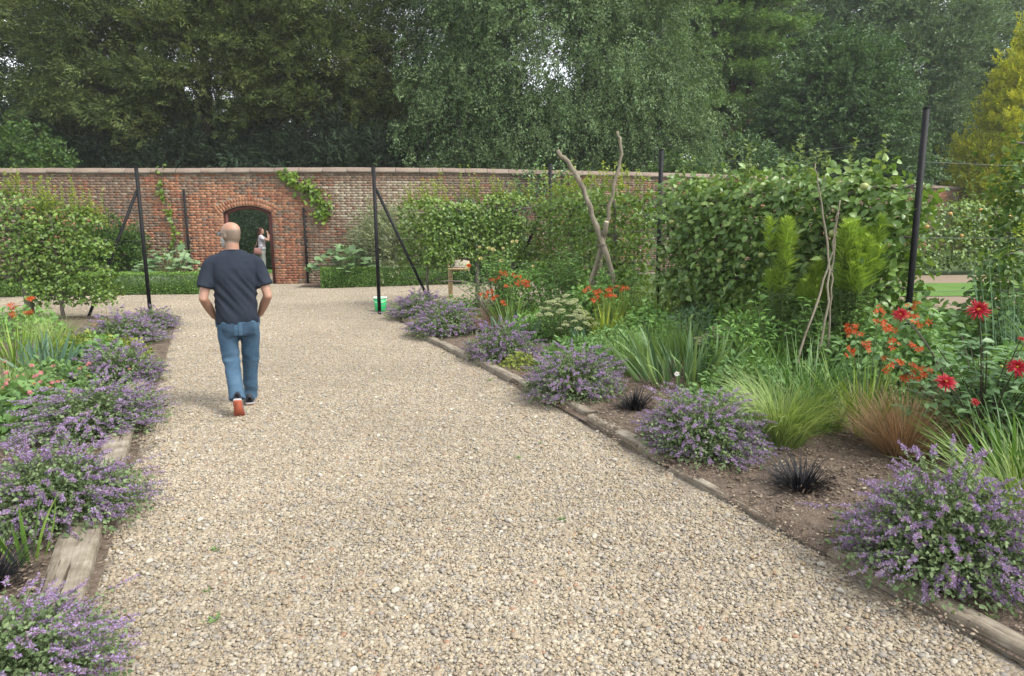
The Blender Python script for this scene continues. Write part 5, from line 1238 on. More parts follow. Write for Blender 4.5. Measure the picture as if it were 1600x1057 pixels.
# seedlings in the gravel
MW = [MB() for _ in range(2)]
for k, b in enumerate(MW):
    rg = np.random.default_rng(860 + k); n = 16; leaves(b, rg.normal(0, .015, (n, 3)) * np.array([1, 1, 0]) + np.array([0, 0, .012]), dirs(rg.uniform(0, 6.28, n), rg.uniform(.1, .9, n)), np.tile([0, 0, 1.], (n, 1)), rg.uniform(.02, .05, n), .012, rg.random(n), 'rhomb')
MW = [b.mesh('weed', ML_ger) for b in MW]
for i, (x, y, lab) in enumerate([(-1.52, 3.12, 'tiny weed seedling in the gravel beside the wide left sleeper'), (-1.66, 3.55, 'tiny weed in the gravel at the upper end of the wide left sleeper'), (-1.38, 2.85, 'tiny weed in the gravel near the left corner catmint'), (.22, 5.35, 'small weed in the gravel before the chunky right sleeper'), (.05, 5.0, 'small flat weed in the middle of the gravel path'), (-.25, 7.6, 'small weed in the gravel beside the fourth right catmint'), (-.95, 9.3, 'faint weed in the gravel beside the fifth right catmint'), (.3, 3.9, 'tiny weed in the gravel level with the black grass')]):
    tag(link('weed', MW[i % 2], None, (x, y, .005), (0, 0, i), .55 + .15 * (i % 3)), lab, 'weed', 'weeds in the gravel')

# ------------------------------------------------------------------ espalier fruit trees
ML_apple = leaf_mat('apple_leaf', [(0.0571, 0.11, 0.0281), (0.105, 0.186, 0.0421), (0.162, 0.264, 0.0574), (0.267, 0.356, 0.109)], .38, .25, .45)
ML_pear = leaf_mat('pear_leaf', [(0.0545, 0.102, 0.0216), (0.101, 0.178, 0.0324), (0.155, 0.246, 0.0432), (0.233, 0.321, 0.0648)], .38, .28, .45)
ML_new = leaf_mat('new_growth_leaf', [(0.192, 0.288, 0.04), (0.312, 0.4, 0.06), (0.432, 0.463, 0.1)], .45, .35, .35)
M_fruit = var_mat('green_apple', [(0, (.26, .30, .09)), (.5, (.32, .35, .13)), (1, (.40, .34, .13))], .4, 'LINEAR', .5)
M_fruitr = flat_mat('ripe_apple', (.55, .30, .10), .4)
def apple_mesh(mat, r=.038):
    b = MB(); n = 12; k = 9; V = []
    for i in range(k):
        a = math.pi * i / (k - 1); rr = math.sin(a) * (1.0 + .1 * math.cos(a)); zz = math.cos(a) * .88 - .16 * math.exp(-(math.sin(a) * 3) ** 2) * (1 if a < 1.57 else -.6)
        for j in range(n): V.append((rr * math.cos(j * 6.283 / n) * r, rr * math.sin(j * 6.283 / n) * r, zz * r))
    F = [[i * n + j, (i + 1) * n + j, (i + 1) * n + (j + 1) % n, i * n + (j + 1) % n] for i in range(k - 1) for j in range(n)]
    b.add(V, np.array(F), .3); return b.mesh('apple', mat, True)
APPLE, APPLER = apple_mesh(M_fruit), apple_mesh(M_fruitr)
def espalier(name, label, a, b, zs, h0, h1, thick, nleaf, leaf, mat, seed, shoots=30, fruit=(), fmesh=None, trunk_r=.05, holes=.35, trunks=(.5,), newmat=None, arch=0.15, group='espalier fruit trees on wires', rag=.24):
    """fruit tree trained flat between a and b: trunk, tiers of limbs, a wall of leaves and young shoots on top"""
    a = np.array(a, float); b = np.array(b, float); ln = np.linalg.norm(b - a); u = (b - a) / ln; rg = np.random.default_rng(seed)
    t = thing(name, label, 'fruit tree', (a[0], a[1], .02), math.atan2(u[1], u[0]), group)
    lm = MB()
    for f in trunks:
        x = f * ln; tk = MB(); tube(tk, np.stack([x + rg.normal(0, .02, 8), rg.normal(0, .015, 8), np.linspace(-.08, h1 * .93, 8)], 1), np.linspace(trunk_r, trunk_r * .35, 8), 8); tk.build('trunk', M_barkgrey, t, True)
        for z in zs:
            for sg in (-1, 1):
                e = (x - .05) if sg < 0 else (ln - x - .05)
                e = min(e, ln / len(trunks) * .6)
                k = np.linspace(0, 1, 8); tube(lm, np.stack([x + sg * k * e, rg.normal(0, .02, 8), z - .12 * (1 - k) ** 2 + rg.normal(0, .012, 8)], 1), np.linspace(trunk_r * .55, trunk_r * .2, 8), 6)
    lm.build('limbs', M_barkgrey, t, True)
    P = []; 
    while len(P) < nleaf:
        m = nleaf * 2; X = rg.uniform(0, ln, m); Z = rg.uniform(h0, h1, m); 
        top = h1 - arch * (h1 - h0) * (np.abs(X / ln * 2 - 1) ** 3) + rag * (lumpy(np.stack([X * 1.9, 0 * X, 0 * X], 1), seed + 2, 1.6) - .3)
        Yv = rg.normal(0, .38, m) * thick
        hol = 1.25 * lumpy(np.stack([X * 1.5, 0 * X, Z * 2.0], 1), seed + 4, 1.5)
        keep = (Z < top) & (hol > -1.2 + holes + .35 * rg.random(m) - .35 * (Z - h0) / (h1 - h0)) & (Z > h0 + .1 * lumpy(np.stack([X * 2, 0 * X, 0 * X], 1), seed + 7, 1.5))
        P += list(np.stack([X, Yv, Z], 1)[keep])
    P = np.array(P[:nleaf]); n = nleaf; sy = np.sign(P[:, 1])
    D = np.stack([rg.normal(0, .7, n), sy * rg.uniform(.1, 1, n), rg.normal(-.15, .5, n)], 1); N = np.stack([rg.normal(0, .45, n), sy * .55 + rg.normal(0, .35, n), .7 + rg.normal(0, .3, n)], 1)
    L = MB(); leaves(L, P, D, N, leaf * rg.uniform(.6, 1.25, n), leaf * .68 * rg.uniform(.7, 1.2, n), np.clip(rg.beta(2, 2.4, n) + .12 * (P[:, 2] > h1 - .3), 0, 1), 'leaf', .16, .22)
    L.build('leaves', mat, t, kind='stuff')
    if shoots:
        S = MB(); K = MB()
        for _ in range(shoots):
            x = rg.uniform(.05, ln - .05); hb = h1 - arch * (h1 - h0) * abs(x / ln * 2 - 1) ** 3 - .12; hh = rg.uniform(.15, .5) * (1.5 if rg.random() < .2 else 1)
            p0 = np.array([x, rg.normal(0, .1) * thick, hb]); p1 = p0 + np.array([rg.normal(0, .08), rg.normal(0, .06), hh]); pts = bez(p0, (p0 + p1) / 2 + rg.normal(0, .03, 3), p1, 5); tube(K, pts, np.linspace(.005, .002, 5), 4, cap=False)
            m = int(10 + hh * 34); s = rg.uniform(0, 1, m) * 4; ii = np.minimum(s.astype(int), 3); Q = pts[ii] + (pts[ii + 1] - pts[ii]) * (s - ii)[:, None]
            leaves(S, Q, dirs(rg.uniform(0, 6.28, m), rg.uniform(0, .9, m)), np.array([0, 0, 1.]) + rg.normal(0, .3, (m, 3)), leaf * .75 * rg.uniform(.5, 1.1, m), leaf * .42 * rg.uniform(.6, 1.1, m), rg.beta(2, 2, m), 'leaf', .15, .2)
        K.build('shoots', M_stem, t, False, 'stuff'); S.build('young_leaves', newmat or mat, t, kind='stuff')
    for (x, y, z, s) in fruit: link('apple', fmesh or APPLE, t, (x, y, z), (rg.normal(0, .3), rg.normal(0, .3), rg.uniform(0, 6)), s)
    return t
espalier('espalier_apple', 'big dense espalier apple with green apples, left of the thick right post', (4.12, 7.05), (2.42, 10.4), (.55, 1.05, 1.6, 2.1), .3, 2.42, .62, 12500, .098, ML_apple, 901, 26,
         [(.62, .42, 1.62, 1.35), (1.6, .42, 1.35, 1.1), (1.9, .40, 1.2, 1.0), (2.3, .42, 1.25, 1.0), (3.3, .40, 1.75, 1.1), (3.5, .4, 1.2, 1.1), (2.9, .42, .95, 1.0), (.3, .42, 2.1, 1.1), (3.7, .4, .85, 1.0), (1.3, .4, .7, 1.0)], None, .06, .16, (.3, .75), leaf_mat('apple_tip_leaf', [(.13, .20, .07), (.20, .28, .11), (.29, .36, .16)], .42, .3, .4), .05)
espalier('espalier_pear', 'bushy espalier pear with yellow-green shoots, right of the slanting brace', (-1.78, 13.72), (.75, 14.75), (.6, 1.1, 1.6, 2.1), .95, 2.35, .42, 5200, .076, ML_pear, 902, 60, (), None, .055, .50, (.42, .72), ML_new, .1)
espalier('espalier_pear', 'slim young espalier pear beside the wall and the variegated shrub', (-2.35, 14.5), (-1.25, 14.95), (.6, 1.1, 1.6), .8, 2.3, .34, 1500, .080, ML_pear, 903, 26, (), None, .03, .55, (.5,), ML_new, .1)
espalier('espalier_pear', 'espalier pear with pale shoots behind the crossed poles', (.75, 14.6), (2.15, 11.2), (.6, 1.1, 1.6, 2.1), .35, 2.45, .5, 6500, .085, ML_pear, 904, 60, (), None, .05, .32, (.3, .75), ML_new, .1)
espalier('espalier_pear', 'large espalier pear with grey trunk and yellow shoots at the left edge', (-12.2, 12.3), (-8.5, 13.0), (.9, 1.35, 1.8, 2.1), .72, 2.48, .55, 8000, .074, ML_pear, 905, 90, (), None, .085, .48, (.25, .82), ML_new, .05)
espalier('espalier_pear', 'slanting small pear with bare leaning foot beside the left post', (-9.0, 12.7), (-7.5, 12.95), (.55, 1.0, 1.5), .30, 2.12, .45, 3900, .074, ML_pear, 906, 70, (), None, .04, .55, (.35,), ML_new, .2)
espalier('espalier_apple', 'far espalier apple with reddish fruit beyond the lawn strip at the right', (11.4, 21.9), (20.5, 23.6), (.7, 1.2, 1.8), .1, 2.35, .8, 8000, .13, ML_pear, 907, 30, [(x, -.5, z, 1.6) for x, z in ((.8, 1.9), (1.6, 1.5), (2.4, 1.9), (2.9, 1.2), (3.5, 2.0), (1.2, 1.0), (3.9, 1.5), (4.6, 1.8))], APPLER, .08, .1, (.12, .5, .85))
espalier('espalier_apple', 'apple branches reaching in at the top right edge beside the wire', (5.62, 7.9), (8.6, 8.7), (1.6, 2.1, 2.6), 1.45, 2.95, .6, 4600, .085, ML_apple, 908, 34, (), None, .06, .25, (.5,), ML_pear, .35)
espalier('young_espalier', 'sparse young espalier below the wires at the right edge', (5.2, 7.3), (8.2, 8.2), (.6, 1.0, 1.4), .3, 1.6, .45, 2600, .085, ML_pear, 909, 20, (), None, .03, .35, (.5,), ML_new, .1)

# ------------------------------------------------------------------ shrubs before the wall
ML_var = leaf_mat('variegated_leaf', [(0.077, 0.121, 0.0495), (0.154, 0.209, 0.0935), (0.308, 0.352, 0.198), (0.44, 0.462, 0.297)], .5, .25, .3)
SP_var = [sprig(90 + s, 20, .3, .022, .10, ML_var, .6, .2, .7) for s in range(2)]
make_bush('variegated_shrub', 'pale grey-green variegated shrub before the wall, behind the tall post', (-3.55, 20.15, .02), [((0, 0, 1.0), (1.05, .55, 1.05)), ((.5, 0, .7), (.8, .5, .7)), ((-.5, .1, .6), (.6, .45, .6))], 150, .3, 14, SP_var, 921, up=.6)
make_bush('shrub', 'dark shrub before the wall left of the left post', (-11.3, 19.2, .02), [((0, 0, .8), (.9, .45, .9))], 70, .3, 14, SP_shrub, 922, size=.7)
make_bush('shrub', 'dull green shrub behind the pear, before the wall', (-1.2, 20.6, .02), [((0, 0, .9), (1.3, .5, 1.0))], 110, .32, 14, SP_holly, 923, size=.8)
ML_squash = leaf_mat('squash_leaf', [(0.099, 0.176, 0.0715), (0.143, 0.237, 0.105), (0.209, 0.308, 0.154)], .5, .25, .3)
def squash(label, x, y, n, r, seed, leaf=.27):
    """broad lobed leaves on fat stalks, each leaf an object"""
    rg = np.random.default_rng(seed); t = thing('squash_plant', label, 'plant', (x, y, .02)); ms = []
    for v in range(4):
        k = 15; rr = np.array([.55, 1, .74, 1.0, .72, 1.05, .8, 1.15, .8, 1.05, .72, 1.0, .74, 1, .55]) * rg.uniform(.92, 1.08, k); a = np.linspace(-2.75, 2.75, k)
        V = [(0, 0, -.015)] + [(math.cos(q) * w * .5 + .2, math.sin(q) * w * .5, (.06 if w > .9 else .03) * rg.uniform(.6, 1.3) - .12 * max(0, math.cos(q)) * w * .5) for q, w in zip(a, rr)]
        b = MB(); b.add(np.array(V) * leaf, np.array([[0, i, i + 1] for i in range(1, k)]), rg.random()); ms.append(b.mesh('leaf', ML_squash, False))
    st = MB()
    for i in range(n):
        a = rg.uniform(0, 6.28); q = rg.random() ** .5; p = np.array([math.cos(a) * q * r, math.sin(a) * q * r * .55, (.50 + .55 * (1 - q * q)) * rg.uniform(.8, 1.15)])
        tube(st, bez(np.array([p[0] * .3, p[1] * .3, 0]), np.array([p[0] * .6, p[1] * .6, p[2]]), p, 5), .008, 4, cap=False)
        o = link('leaf', ms[i % 4], t, tuple(p)); dv = nrm(np.array([math.cos(a) * .6, math.sin(a) * .6 - .5, rg.normal(0, .2)])); nv = np.array([rg.normal(0, .3), -.35 + rg.normal(0, .25), 1.])
        o.rotation_euler = tuple(frame_euler(dv[None], nv[None])[0]); o.scale = (rg.uniform(.7, 1.2),) * 3
    st.build('stalks', M_stem, t, False, 'stuff'); return t
squash('broad-leaved squash plant spilling over the box hedge right of the doorway', -4.72, 19.35, 70, .95, 931)
squash('broad-leaved squash plant behind the hedge left of the doorway', -9.1, 18.4, 60, 1.0, 932)

# ------------------------------------------------------------------ crossed poles, stick tripod, lectern sign, bucket
M_pole = noise_mat('bare_grey_wood', (.10, .085, .062), (.19, .165, .12), 8, .9, .9, 40, stretch=(1, 1, .25), third=(.26, .235, .18), dist=.01)
M_cut = noise_mat('cut_wood_end', (.42, .35, .24), (.52, .45, .33), 20, .9, .3)
t = thing('crossed_poles', 'tall tripod of crooked bare grey branches rising above the right bed', 'plant support', (1.35, 10.9, .03)); rg = np.random.default_rng(941)
def crooked(pts, r, k=22, j=.012):
    pts = np.array(pts, float); s = np.linspace(0, len(pts) - 1, k); Q = np.stack([np.interp(s, np.arange(len(pts)), pts[:, i]) for i in range(3)], 1)
    for _ in range(2): Q[1:-1] = (Q[:-2] + 2 * Q[1:-1] + Q[2:]) / 4
    Q[1:-1] += rg.normal(0, j, (k - 2, 3)); return Q, np.interp(s, np.arange(len(pts)), r) * rg.uniform(.9, 1.12, k)
for pts, r, nm in (([(.38, 0, -.1), (.32, 0, .7), (.16, .0, 1.25), (-.02, .05, 1.75), (-.22, .1, 2.3), (-.42, .15, 2.68), (-.60, .2, 2.86)], [.038, .04, .043, .042, .04, .037, .034], 'pole'),
                   ([(-.30, .1, -.1), (-.18, .1, .5), (.02, .08, 1.15), (.16, .08, 1.6), (.24, .1, 2.1), (.33, .12, 2.5), (.40, .14, 2.78), (.36, .15, 3.0), (.33, .16, 3.14)], [.036, .033, .031, .029, .027, .025, .023, .021, .019], 'pole'),
                   ([(-.05, .4, -.1), (.02, .25, .7), (.1, .1, 1.3), (.15, -.02, 1.75)], [.05, .05, .045, .04], 'pole')):
    b = MB(); Q, rr = crooked(pts, r); tube(b, Q, rr, 12); o = b.build(nm, M_pole, t, True)
    c = MB(); d = nrm(Q[-1] - Q[-2]); tube(c, [Q[-1] - d * .001, Q[-1] + d * .006], rr[-1] * .93, 12); c.build('cut_end', M_cut, o, True)
b = MB(); tube(b, [(.1 + .075 * math.cos(a), .06 + .09 * math.sin(a), 1.36 + .012 * a / 6) for a in np.linspace(0, 18, 40)], .006, 5); b.build('binding', M_barkgrey, t, True)
t = thing('stick_tripod', 'thin tripod of bare sticks before the goldenrod', 'plant support', (3.0, 6.65, .03))
for pts, r in (([(-.42, -.3, -.05), (-.12, -.1, .75), (.10, .05, 1.25), (.17, .1, 1.6), (.22, .15, 1.95)], [.012, .011, .009, .007, .005]), ([(-.18, -.3, -.05), (.02, -.1, .7), (.14, .05, 1.25), (.06, .1, 1.7), (-.02, .12, 2.12), (-.05, .14, 2.3)], [.012, .011, .010, .009, .007, .005]), ([(.08, -.1, -.05), (.12, -.02, .8), (.15, .06, 1.3), (.17, .06, 1.85)], [.011, .010, .008, .005])):
    b = MB(); Q, rr = crooked(pts, r, 18, .008); tube(b, Q, rr, 7); b.build('stick', M_pole, t, True)
b = MB(); tube(b, [(.135 + .02 * math.cos(a), .055 + .02 * math.sin(a), 1.26 + .004 * a / 6) for a in np.linspace(0, 15, 30)], .003, 4); b.build('binding', M_barkgrey, t, True)
M_plank = noise_mat('new_softwood', (.36, .26, .13), (.48, .37, .21), 5, .7, .3, 60, stretch=(4, 4, .3))
t = thing('wooden_lectern', 'small wooden lectern sign on a post at the end of the right bed', 'sign', (-1.36, 16.2, 0), -.15)
b = MB(); box(b, (-.09, 0, .42), (.09, .09, .92), .5, None, .006); b.build('post', M_plank, t)
b = MB(); box(b, (.13, -.02, .80), (.46, .42, .03), .5, np.array(Matrix.Rotation(R(28), 3, 'X')), .004); o = b.build('sloping_board', M_plank, t)
b = MB(); box(b, (.13, -.035, .825), (.38, .34, .006), .5, np.array(Matrix.Rotation(R(28), 3, 'X'))); b.build('plate', noise_mat('sign_back', (.30, .25, .20), (.36, .31, .25), 4, .6, .1), o)
b = MB(); box(b, (.13, .14, .74), (.44, .03, .18), .5, None, .004); b.build('side_board', M_plank, t)
M_green = flat_mat('green_plastic', (.02, .42, .12), .4); M_wht = flat_mat('white_plastic', (.78, .8, .78), .35)
t = thing('bucket', 'green plastic bucket with white rim behind the tall post', 'bucket', (-2.68, 13.85, .02))
b = MB(); k = 24; pr = [(.0, .0), (.10, .0), (.105, .01), (.135, .27), (.128, .27), (.098, .015), (0, .015)]; V = [(r_ * math.cos(j * 6.283 / k), r_ * math.sin(j * 6.283 / k), z) for r_, z in pr for j in range(k)]
b.add(V, np.array([[i * k + j, i * k + (j + 1) % k, (i + 1) * k + (j + 1) % k, (i + 1) * k + j] for i in range(len(pr) - 1) for j in range(k)])); b.build('pail', M_green, t, True)
b = MB(); a = np.linspace(0, 6.283, 25); tube(b, np.stack([.138 * np.cos(a), .138 * np.sin(a), np.full(25, .272)], 1), .011, 8, cap=False); b.build('rim', M_wht, t, True)
b = MB(); a = np.linspace(0, np.pi, 15); tube(b, np.stack([.142 * np.cos(a), -.03 - .10 * np.sin(a), .25 - .07 * np.sin(a)], 1), .004, 6); b.build('handle', M_wht, t, True)
# ------------------------------------------------------------------ people
def fuse(mb, vox, mat, name, disp=None, var=None, it=3):
    """weld overlapping limb and trunk volumes into one continuous smooth surface"""
    src = link('fuse_source', mb.mesh('fuse_source', []))
    md = src.modifiers.new('r', 'REMESH'); md.mode = 'VOXEL'; md.voxel_size = vox
    sm = src.modifiers.new('s', 'SMOOTH'); sm.factor = .5; sm.iterations = it
    dg = bpy.context.evaluated_depsgraph_get(); dg.update()
    me = bpy.data.meshes.new_from_object(src.evaluated_get(dg)); me.name = name
    bpy.data.objects.remove(src)
    me.materials.clear(); me.materials.append(mat)
    n = len(me.vertices); co = np.zeros(n * 3, np.float32); me.vertices.foreach_get('co', co); co = co.reshape(-1, 3).astype(float)
    if disp is not None:
        no = np.zeros(n * 3, np.float32); me.vertices.foreach_get('normal', no); co = co + no.reshape(-1, 3) * disp(co)[:, None]
        me.vertices.foreach_set('co', co.astype(np.float32).ravel())
    v = var(co) if var is not None else np.full(n, .5)
    for a in list(me.attributes):
        if a.name == 'var': me.attributes.remove(a)
    at = me.attributes.new('var', 'FLOAT', 'POINT'); at.data.foreach_set('value', np.asarray(v, np.float32))
    me.polygons.foreach_set('use_smooth', np.ones(len(me.polygons), bool)); me.update()
    return me
def rings(mb, R_, sides=20, M=None, p=2.0):
    """closed body of stacked ellipses (z, rx, ry, cx, cy); p above 2 squares the section a little"""
    a = np.linspace(0, 2 * np.pi, sides, endpoint=False); V = []
    ca, sa = np.cos(a), np.sin(a); ex = np.sign(ca) * np.abs(ca) ** (2 / p); ey = np.sign(sa) * np.abs(sa) ** (2 / p)
    for (z, rx, ry, cx, cy) in R_: V.append(np.stack([cx + ex * rx, cy + ey * ry, np.full(sides, z)], 1))
    V = np.concatenate(V); k = len(R_)
    if M is not None: V = V @ np.array(M.to_3x3()).T + np.array(M.translation)
    F = [[i * sides + j, i * sides + (j + 1) % sides, (i + 1) * sides + (j + 1) % sides, (i + 1) * sides + j] for i in range(k - 1) for j in range(sides)]
    mb.add(V, [np.array(F), np.arange(sides)[::-1].reshape(1, -1), (np.arange(sides) + (k - 1) * sides).reshape(1, -1)])
def limb(mb, pts, rad, k=14, sides=14):
    P = np.array(pts, float); s = np.linspace(0, len(P) - 1, k); Q = np.stack([np.interp(s, np.arange(len(P)), P[:, i]) for i in range(3)], 1); r = np.interp(s, np.arange(len(P)), rad)
    Q[1:-1] = (Q[:-2] + 2 * Q[1:-1] + Q[2:]) / 4; tube(mb, Q, r, sides)
def ell(mb, c, r, M=None):
    V, F = ico(2); V = V * np.array(r)
    if M is not None: V = V @ np.array(M.to_3x3()).T
    mb.add(V + np.array(c), F)
def hand(mb, wrist, d, palm_n, curl=.9, s=1.0, side=1):
    """palm, four bent fingers of unequal length and a thumb leaving the side of the palm"""
    w = np.array(wrist, float); d = nrm(np.array(d, float)); n_ = nrm(np.array(palm_n, float) - d * (np.array(palm_n, float) @ d)); b = np.cross(d, n_) * side
    c = w + d * .05 * s; M = Matrix((tuple(b), tuple(d), tuple(n_))).transposed().to_4x4(); ell(mb, c, (.040 * s, .052 * s, .018 * s), M)
    for i, ln in enumerate((.066, .075, .070, .055)):
        p = w + d * .088 * s + b * (.027 - .018 * i) * s; pts = [w + d * .05 * s + b * (.02 - .013 * i) * s, p]; dd = d.copy()
        for k in range(3):
            ang = curl * (k + 1) * .55; dd = d * math.cos(ang) + n_ * math.sin(ang); p = p + dd * ln * s / 3; pts.append(p)
        tube(mb, pts, np.array([.010, .0095, .009, .0085, .0065]) * s, 8)
    p = w + d * .03 * s + b * .03 * s; q = p + (b * .6 + d * .7 + n_ * .35) * .032 * s; tube(mb, [w + d * .025 * s, p, q, q + (d * .9 + n_ * .5) * .026 * s], np.array([.012, .012, .0105, .008]) * s, 8)

M_skin = None
def skin_material(name, stops):
    m, n, l = mat_new(name); a = n.new('ShaderNodeAttribute'); a.attribute_name = 'var'; r = ramp(n, stops); l.new(a.outputs['Fac'], r.inputs[0])
    t = n.new('ShaderNodeTexNoise'); t.inputs['Scale'].default_value = 28; t.inputs['Detail'].default_value = 5
    mr = n.new('ShaderNodeMapRange'); mr.inputs[3].default_value = .86; mr.inputs[4].default_value = 1.12; l.new(t.outputs['Fac'], mr.inputs[0])
    x = n.new('ShaderNodeMixRGB'); x.blend_type = 'MULTIPLY'; x.inputs[0].default_value = 1; l.new(r.outputs[0], x.inputs[1]); l.new(mr.outputs[0], x.inputs[2])
    p = n.new('ShaderNodeBsdfPrincipled'); p.inputs['Roughness'].default_value = .5; p.inputs['Subsurface Weight'].default_value = .08; p.inputs['Subsurface Radius'].default_value = (.01, .004, .002); p.inputs['Subsurface Scale'].default_value = .5
    l.new(x.outputs[0], p.inputs['Base Color']); o = n.new('ShaderNodeOutputMaterial'); l.new(p.outputs[0], o.inputs[0]); return m
M_skin = skin_material('skin', [(0, (.32, .175, .115)), (.5, (.36, .20, .135)), (.8, (.20, .145, .105)), (1, (.17, .125, .09))])
M_tee = noise_mat('navy_cotton', (.018, .023, .034), (.025, .031, .044), 5, .95, .25, 350, spec=.15, dist=.002)
M_jean = noise_mat('blue_denim', (.034, .066, .105), (.052, .098, .15), 6, .9, .35, 300, third=(.07, .125, .182), spec=.15, dist=.002)
M_shoe = flat_mat('dark_trainer', (.022, .024, .034), .7); M_sole = flat_mat('grey_white_sole', (.34, .33, .32), .7); M_out = flat_mat('orange_outsole', (.42, .11, .06), .8)
M_beard = noise_mat('white_beard', (.38, .36, .33), (.5, .48, .45), 60, .9, .6, 200); M_frame = flat_mat('spectacle_frame', (.02, .02, .02), .3); M_glass = flat_mat('lens', (.25, .27, .28), .1)

def shoe(parent, ankle, toe_dir, pitch, s=1.0, um=M_shoe, low=False):
    """trainer: upper, white midsole, coloured outsole; pitch lifts the heel about the ball of the foot"""
    o = link('shoe', None, parent); Mz = Matrix.Rotation(-math.atan2(toe_dir[0], toe_dir[1]), 4, 'Z'); o.matrix_local = Matrix.Translation(ankle) @ Mz @ Matrix.Translation((0, .07, 0)) @ Matrix.Rotation(-pitch, 4, 'X') @ Matrix.Translation((0, -.07, 0))
    out = np.array([(-.14, .022), (-.135, .034), (-.10, .040), (-.04, .038), (.03, .044), (.08, .051), (.12, .047), (.15, .034), (.165, .012)]) * s
    up = MB(); P = [(y, 0, .03 * s + h * s / 2) for (y, w), h in zip(out, (.05, .075, .085, .09, .085, .062, .05, .038, .02))]
    V = []; k = 12
    for (y, w), h in zip(out, (.055, .085, .10, .10, .09, .066, .055, .042, .026)):
        for j in range(k):
            a = j / (k - 1) * math.pi; V.append((math.cos(a) * w * .96, y, .026 * s + math.sin(a) ** .8 * h * s))
    F = [[i * k + j, i * k + j + 1, (i + 1) * k + j + 1, (i + 1) * k + j] for i in range(len(out) - 1) for j in range(k - 1)]
    up.add(V, [np.array(F), np.arange(k).reshape(1, -1), (np.arange(k)[::-1] + (len(out) - 1) * k).reshape(1, -1)]); up.build('upper', um, o, True)
    def slab(z0, z1, g, nm, mt):
        L_ = [(w * g, y * g) for y, w in out]; ring = L_ + [(-x, y) for x, y in L_[::-1]]; m = len(ring); b = MB(); b.add([(x, y, z0) for x, y in ring] + [(x, y, z1) for x, y in ring], [np.array([[j, (j + 1) % m, m + (j + 1) % m, m + j] for j in range(m)]), np.arange(m)[::-1].reshape(1, -1), (np.arange(m) + m).reshape(1, -1)]); b.build(nm, mt, o)
    slab(.007 * s, .024 * s, 1.03, 'midsole', M_sole); slab(0, .007 * s, 1.0, 'outsole', M_out); return o

# ---- the man walking away, hands in his front pockets
man = thing('person', 'bald bearded man in navy T-shirt and jeans walking away along the gravel', 'person', (-2.625, 6.48, .012), R(22))
man['kind'] = 'thing'
def HM(z=0.0): return Matrix.Translation((-.005, .01, 0)) @ Matrix.Rotation(R(38), 4, 'Z')
body = MB(); HX = HM()
rings(body, [(1.50, .062, .066, 0, -.005), (1.56, .060, .066, 0, -.002), (1.62, .060, .070, 0, .0)], 18)
rings(body, [(1.570, .040, .060, 0, .028), (1.585, .052, .074, 0, .024), (1.615, .064, .088, 0, .010), (1.65, .072, .096, 0, .001), (1.69, .0765, .101, 0, -.003), (1.725, .0765, .101, 0, -.005), (1.755, .070, .093, 0, -.006), (1.78, .055, .074, 0, -.008), (1.795, .034, .048, 0, -.008), (1.803, .010, .014, 0, -.008)], 22, HX)
for sg in (-1, 1): ell(body, tuple(HX @ Vector((sg * .079, -.004, 1.675))), (.012, .020, .033), Matrix.Rotation(R(38 + sg * 18), 4, 'Z'))
ell(body, tuple(HX @ Vector((0, .103, 1.672))), (.014, .020, .022), HX); ell(body, tuple(HX @ Vector((0, .092, 1.705))), (.05, .012, .010), HX)
for sg in (-1, 1):
    el = (sg * .283, -.072, 1.105); wr = (sg * .205, .115, .905)
    limb(body, [(sg * .175, -.005, 1.455), (sg * .222, -.02, 1.36), (sg * .258, -.05, 1.22), el], [.046, .048, .046, .041]); limb(body, [el, ((el[0] + wr[0]) / 2 + sg * .008, (el[1] + wr[1]) / 2, (el[2] + wr[2]) / 2 + .02), wr], [.041, .044, .029])
    ell(body, el, (.041, .042, .042)); hand(body, wr, (-sg * .35, .5, -.85), (-sg * .8, .2, 0), .5, .95, sg)
rings(body, [(.82, .165, .10, 0, 0), (.95, .17, .105, 0, 0), (1.15, .165, .105, 0, 0), (1.35, .19, .10, 0, 0), (1.47, .15, .075, 0, 0), (1.53, .06, .06, 0, 0)], 18)
for sg, kn, an in ((-1, (-.085, .02, .50), (-.055, -.28, .20)), (1, (.088, .13, .48), (.062, .24, .12))): limb(body, [(sg * .09, 0, .84), kn, an], [.07, .05, .034])
def skinvar(co):
    hd = np.array([tuple(HX.inverted() @ Vector(c)) for c in co]) if False else co
    z = co[:, 2]; v = np.full(len(co), .45)
    band = np.clip((z - 1.60) / .025, 0, 1) * np.clip((1.748 - z) / .03, 0, 1); c, s = math.cos(R(-38)), math.sin(R(-38)); yl = (co[:, 0] + .005) * s + (co[:, 1] - .01) * c
    back = np.clip((.035 - yl) / .03, 0, 1); v = np.where(z > 1.55, v + .5 * band * back - .1 * np.clip((z - 1.75) / .04, 0, 1), v)
    return v + .03 * lumpy(co, 5, 30.)
link('body', fuse(body, .0085, M_skin, 'body', None, skinvar, 4), man)
tee = MB()
rings(tee, [(.855, .186, .130, 0, -.005), (.90, .190, .136, 0, -.006), (.98, .187, .138, 0, -.008), (1.08, .184, .136, 0, -.012), (1.18, .190, .138, 0, -.016), (1.29, .202, .141, 0, -.020), (1.38, .208, .136, 0, -.020), (1.44, .206, .122, 0, -.016), (1.49, .180, .100, 0, -.010), (1.52, .130, .084, 0, -.006), (1.548, .085, .076, 0, -.002)], 26, None, 2.35)
for sg in (-1, 1): limb(tee, [(sg * .13, -.01, 1.44), (sg * .193, -.012, 1.402), (sg * .235, -.035, 1.31), (sg * .266, -.058, 1.205)], [.085, .082, .074, .075])
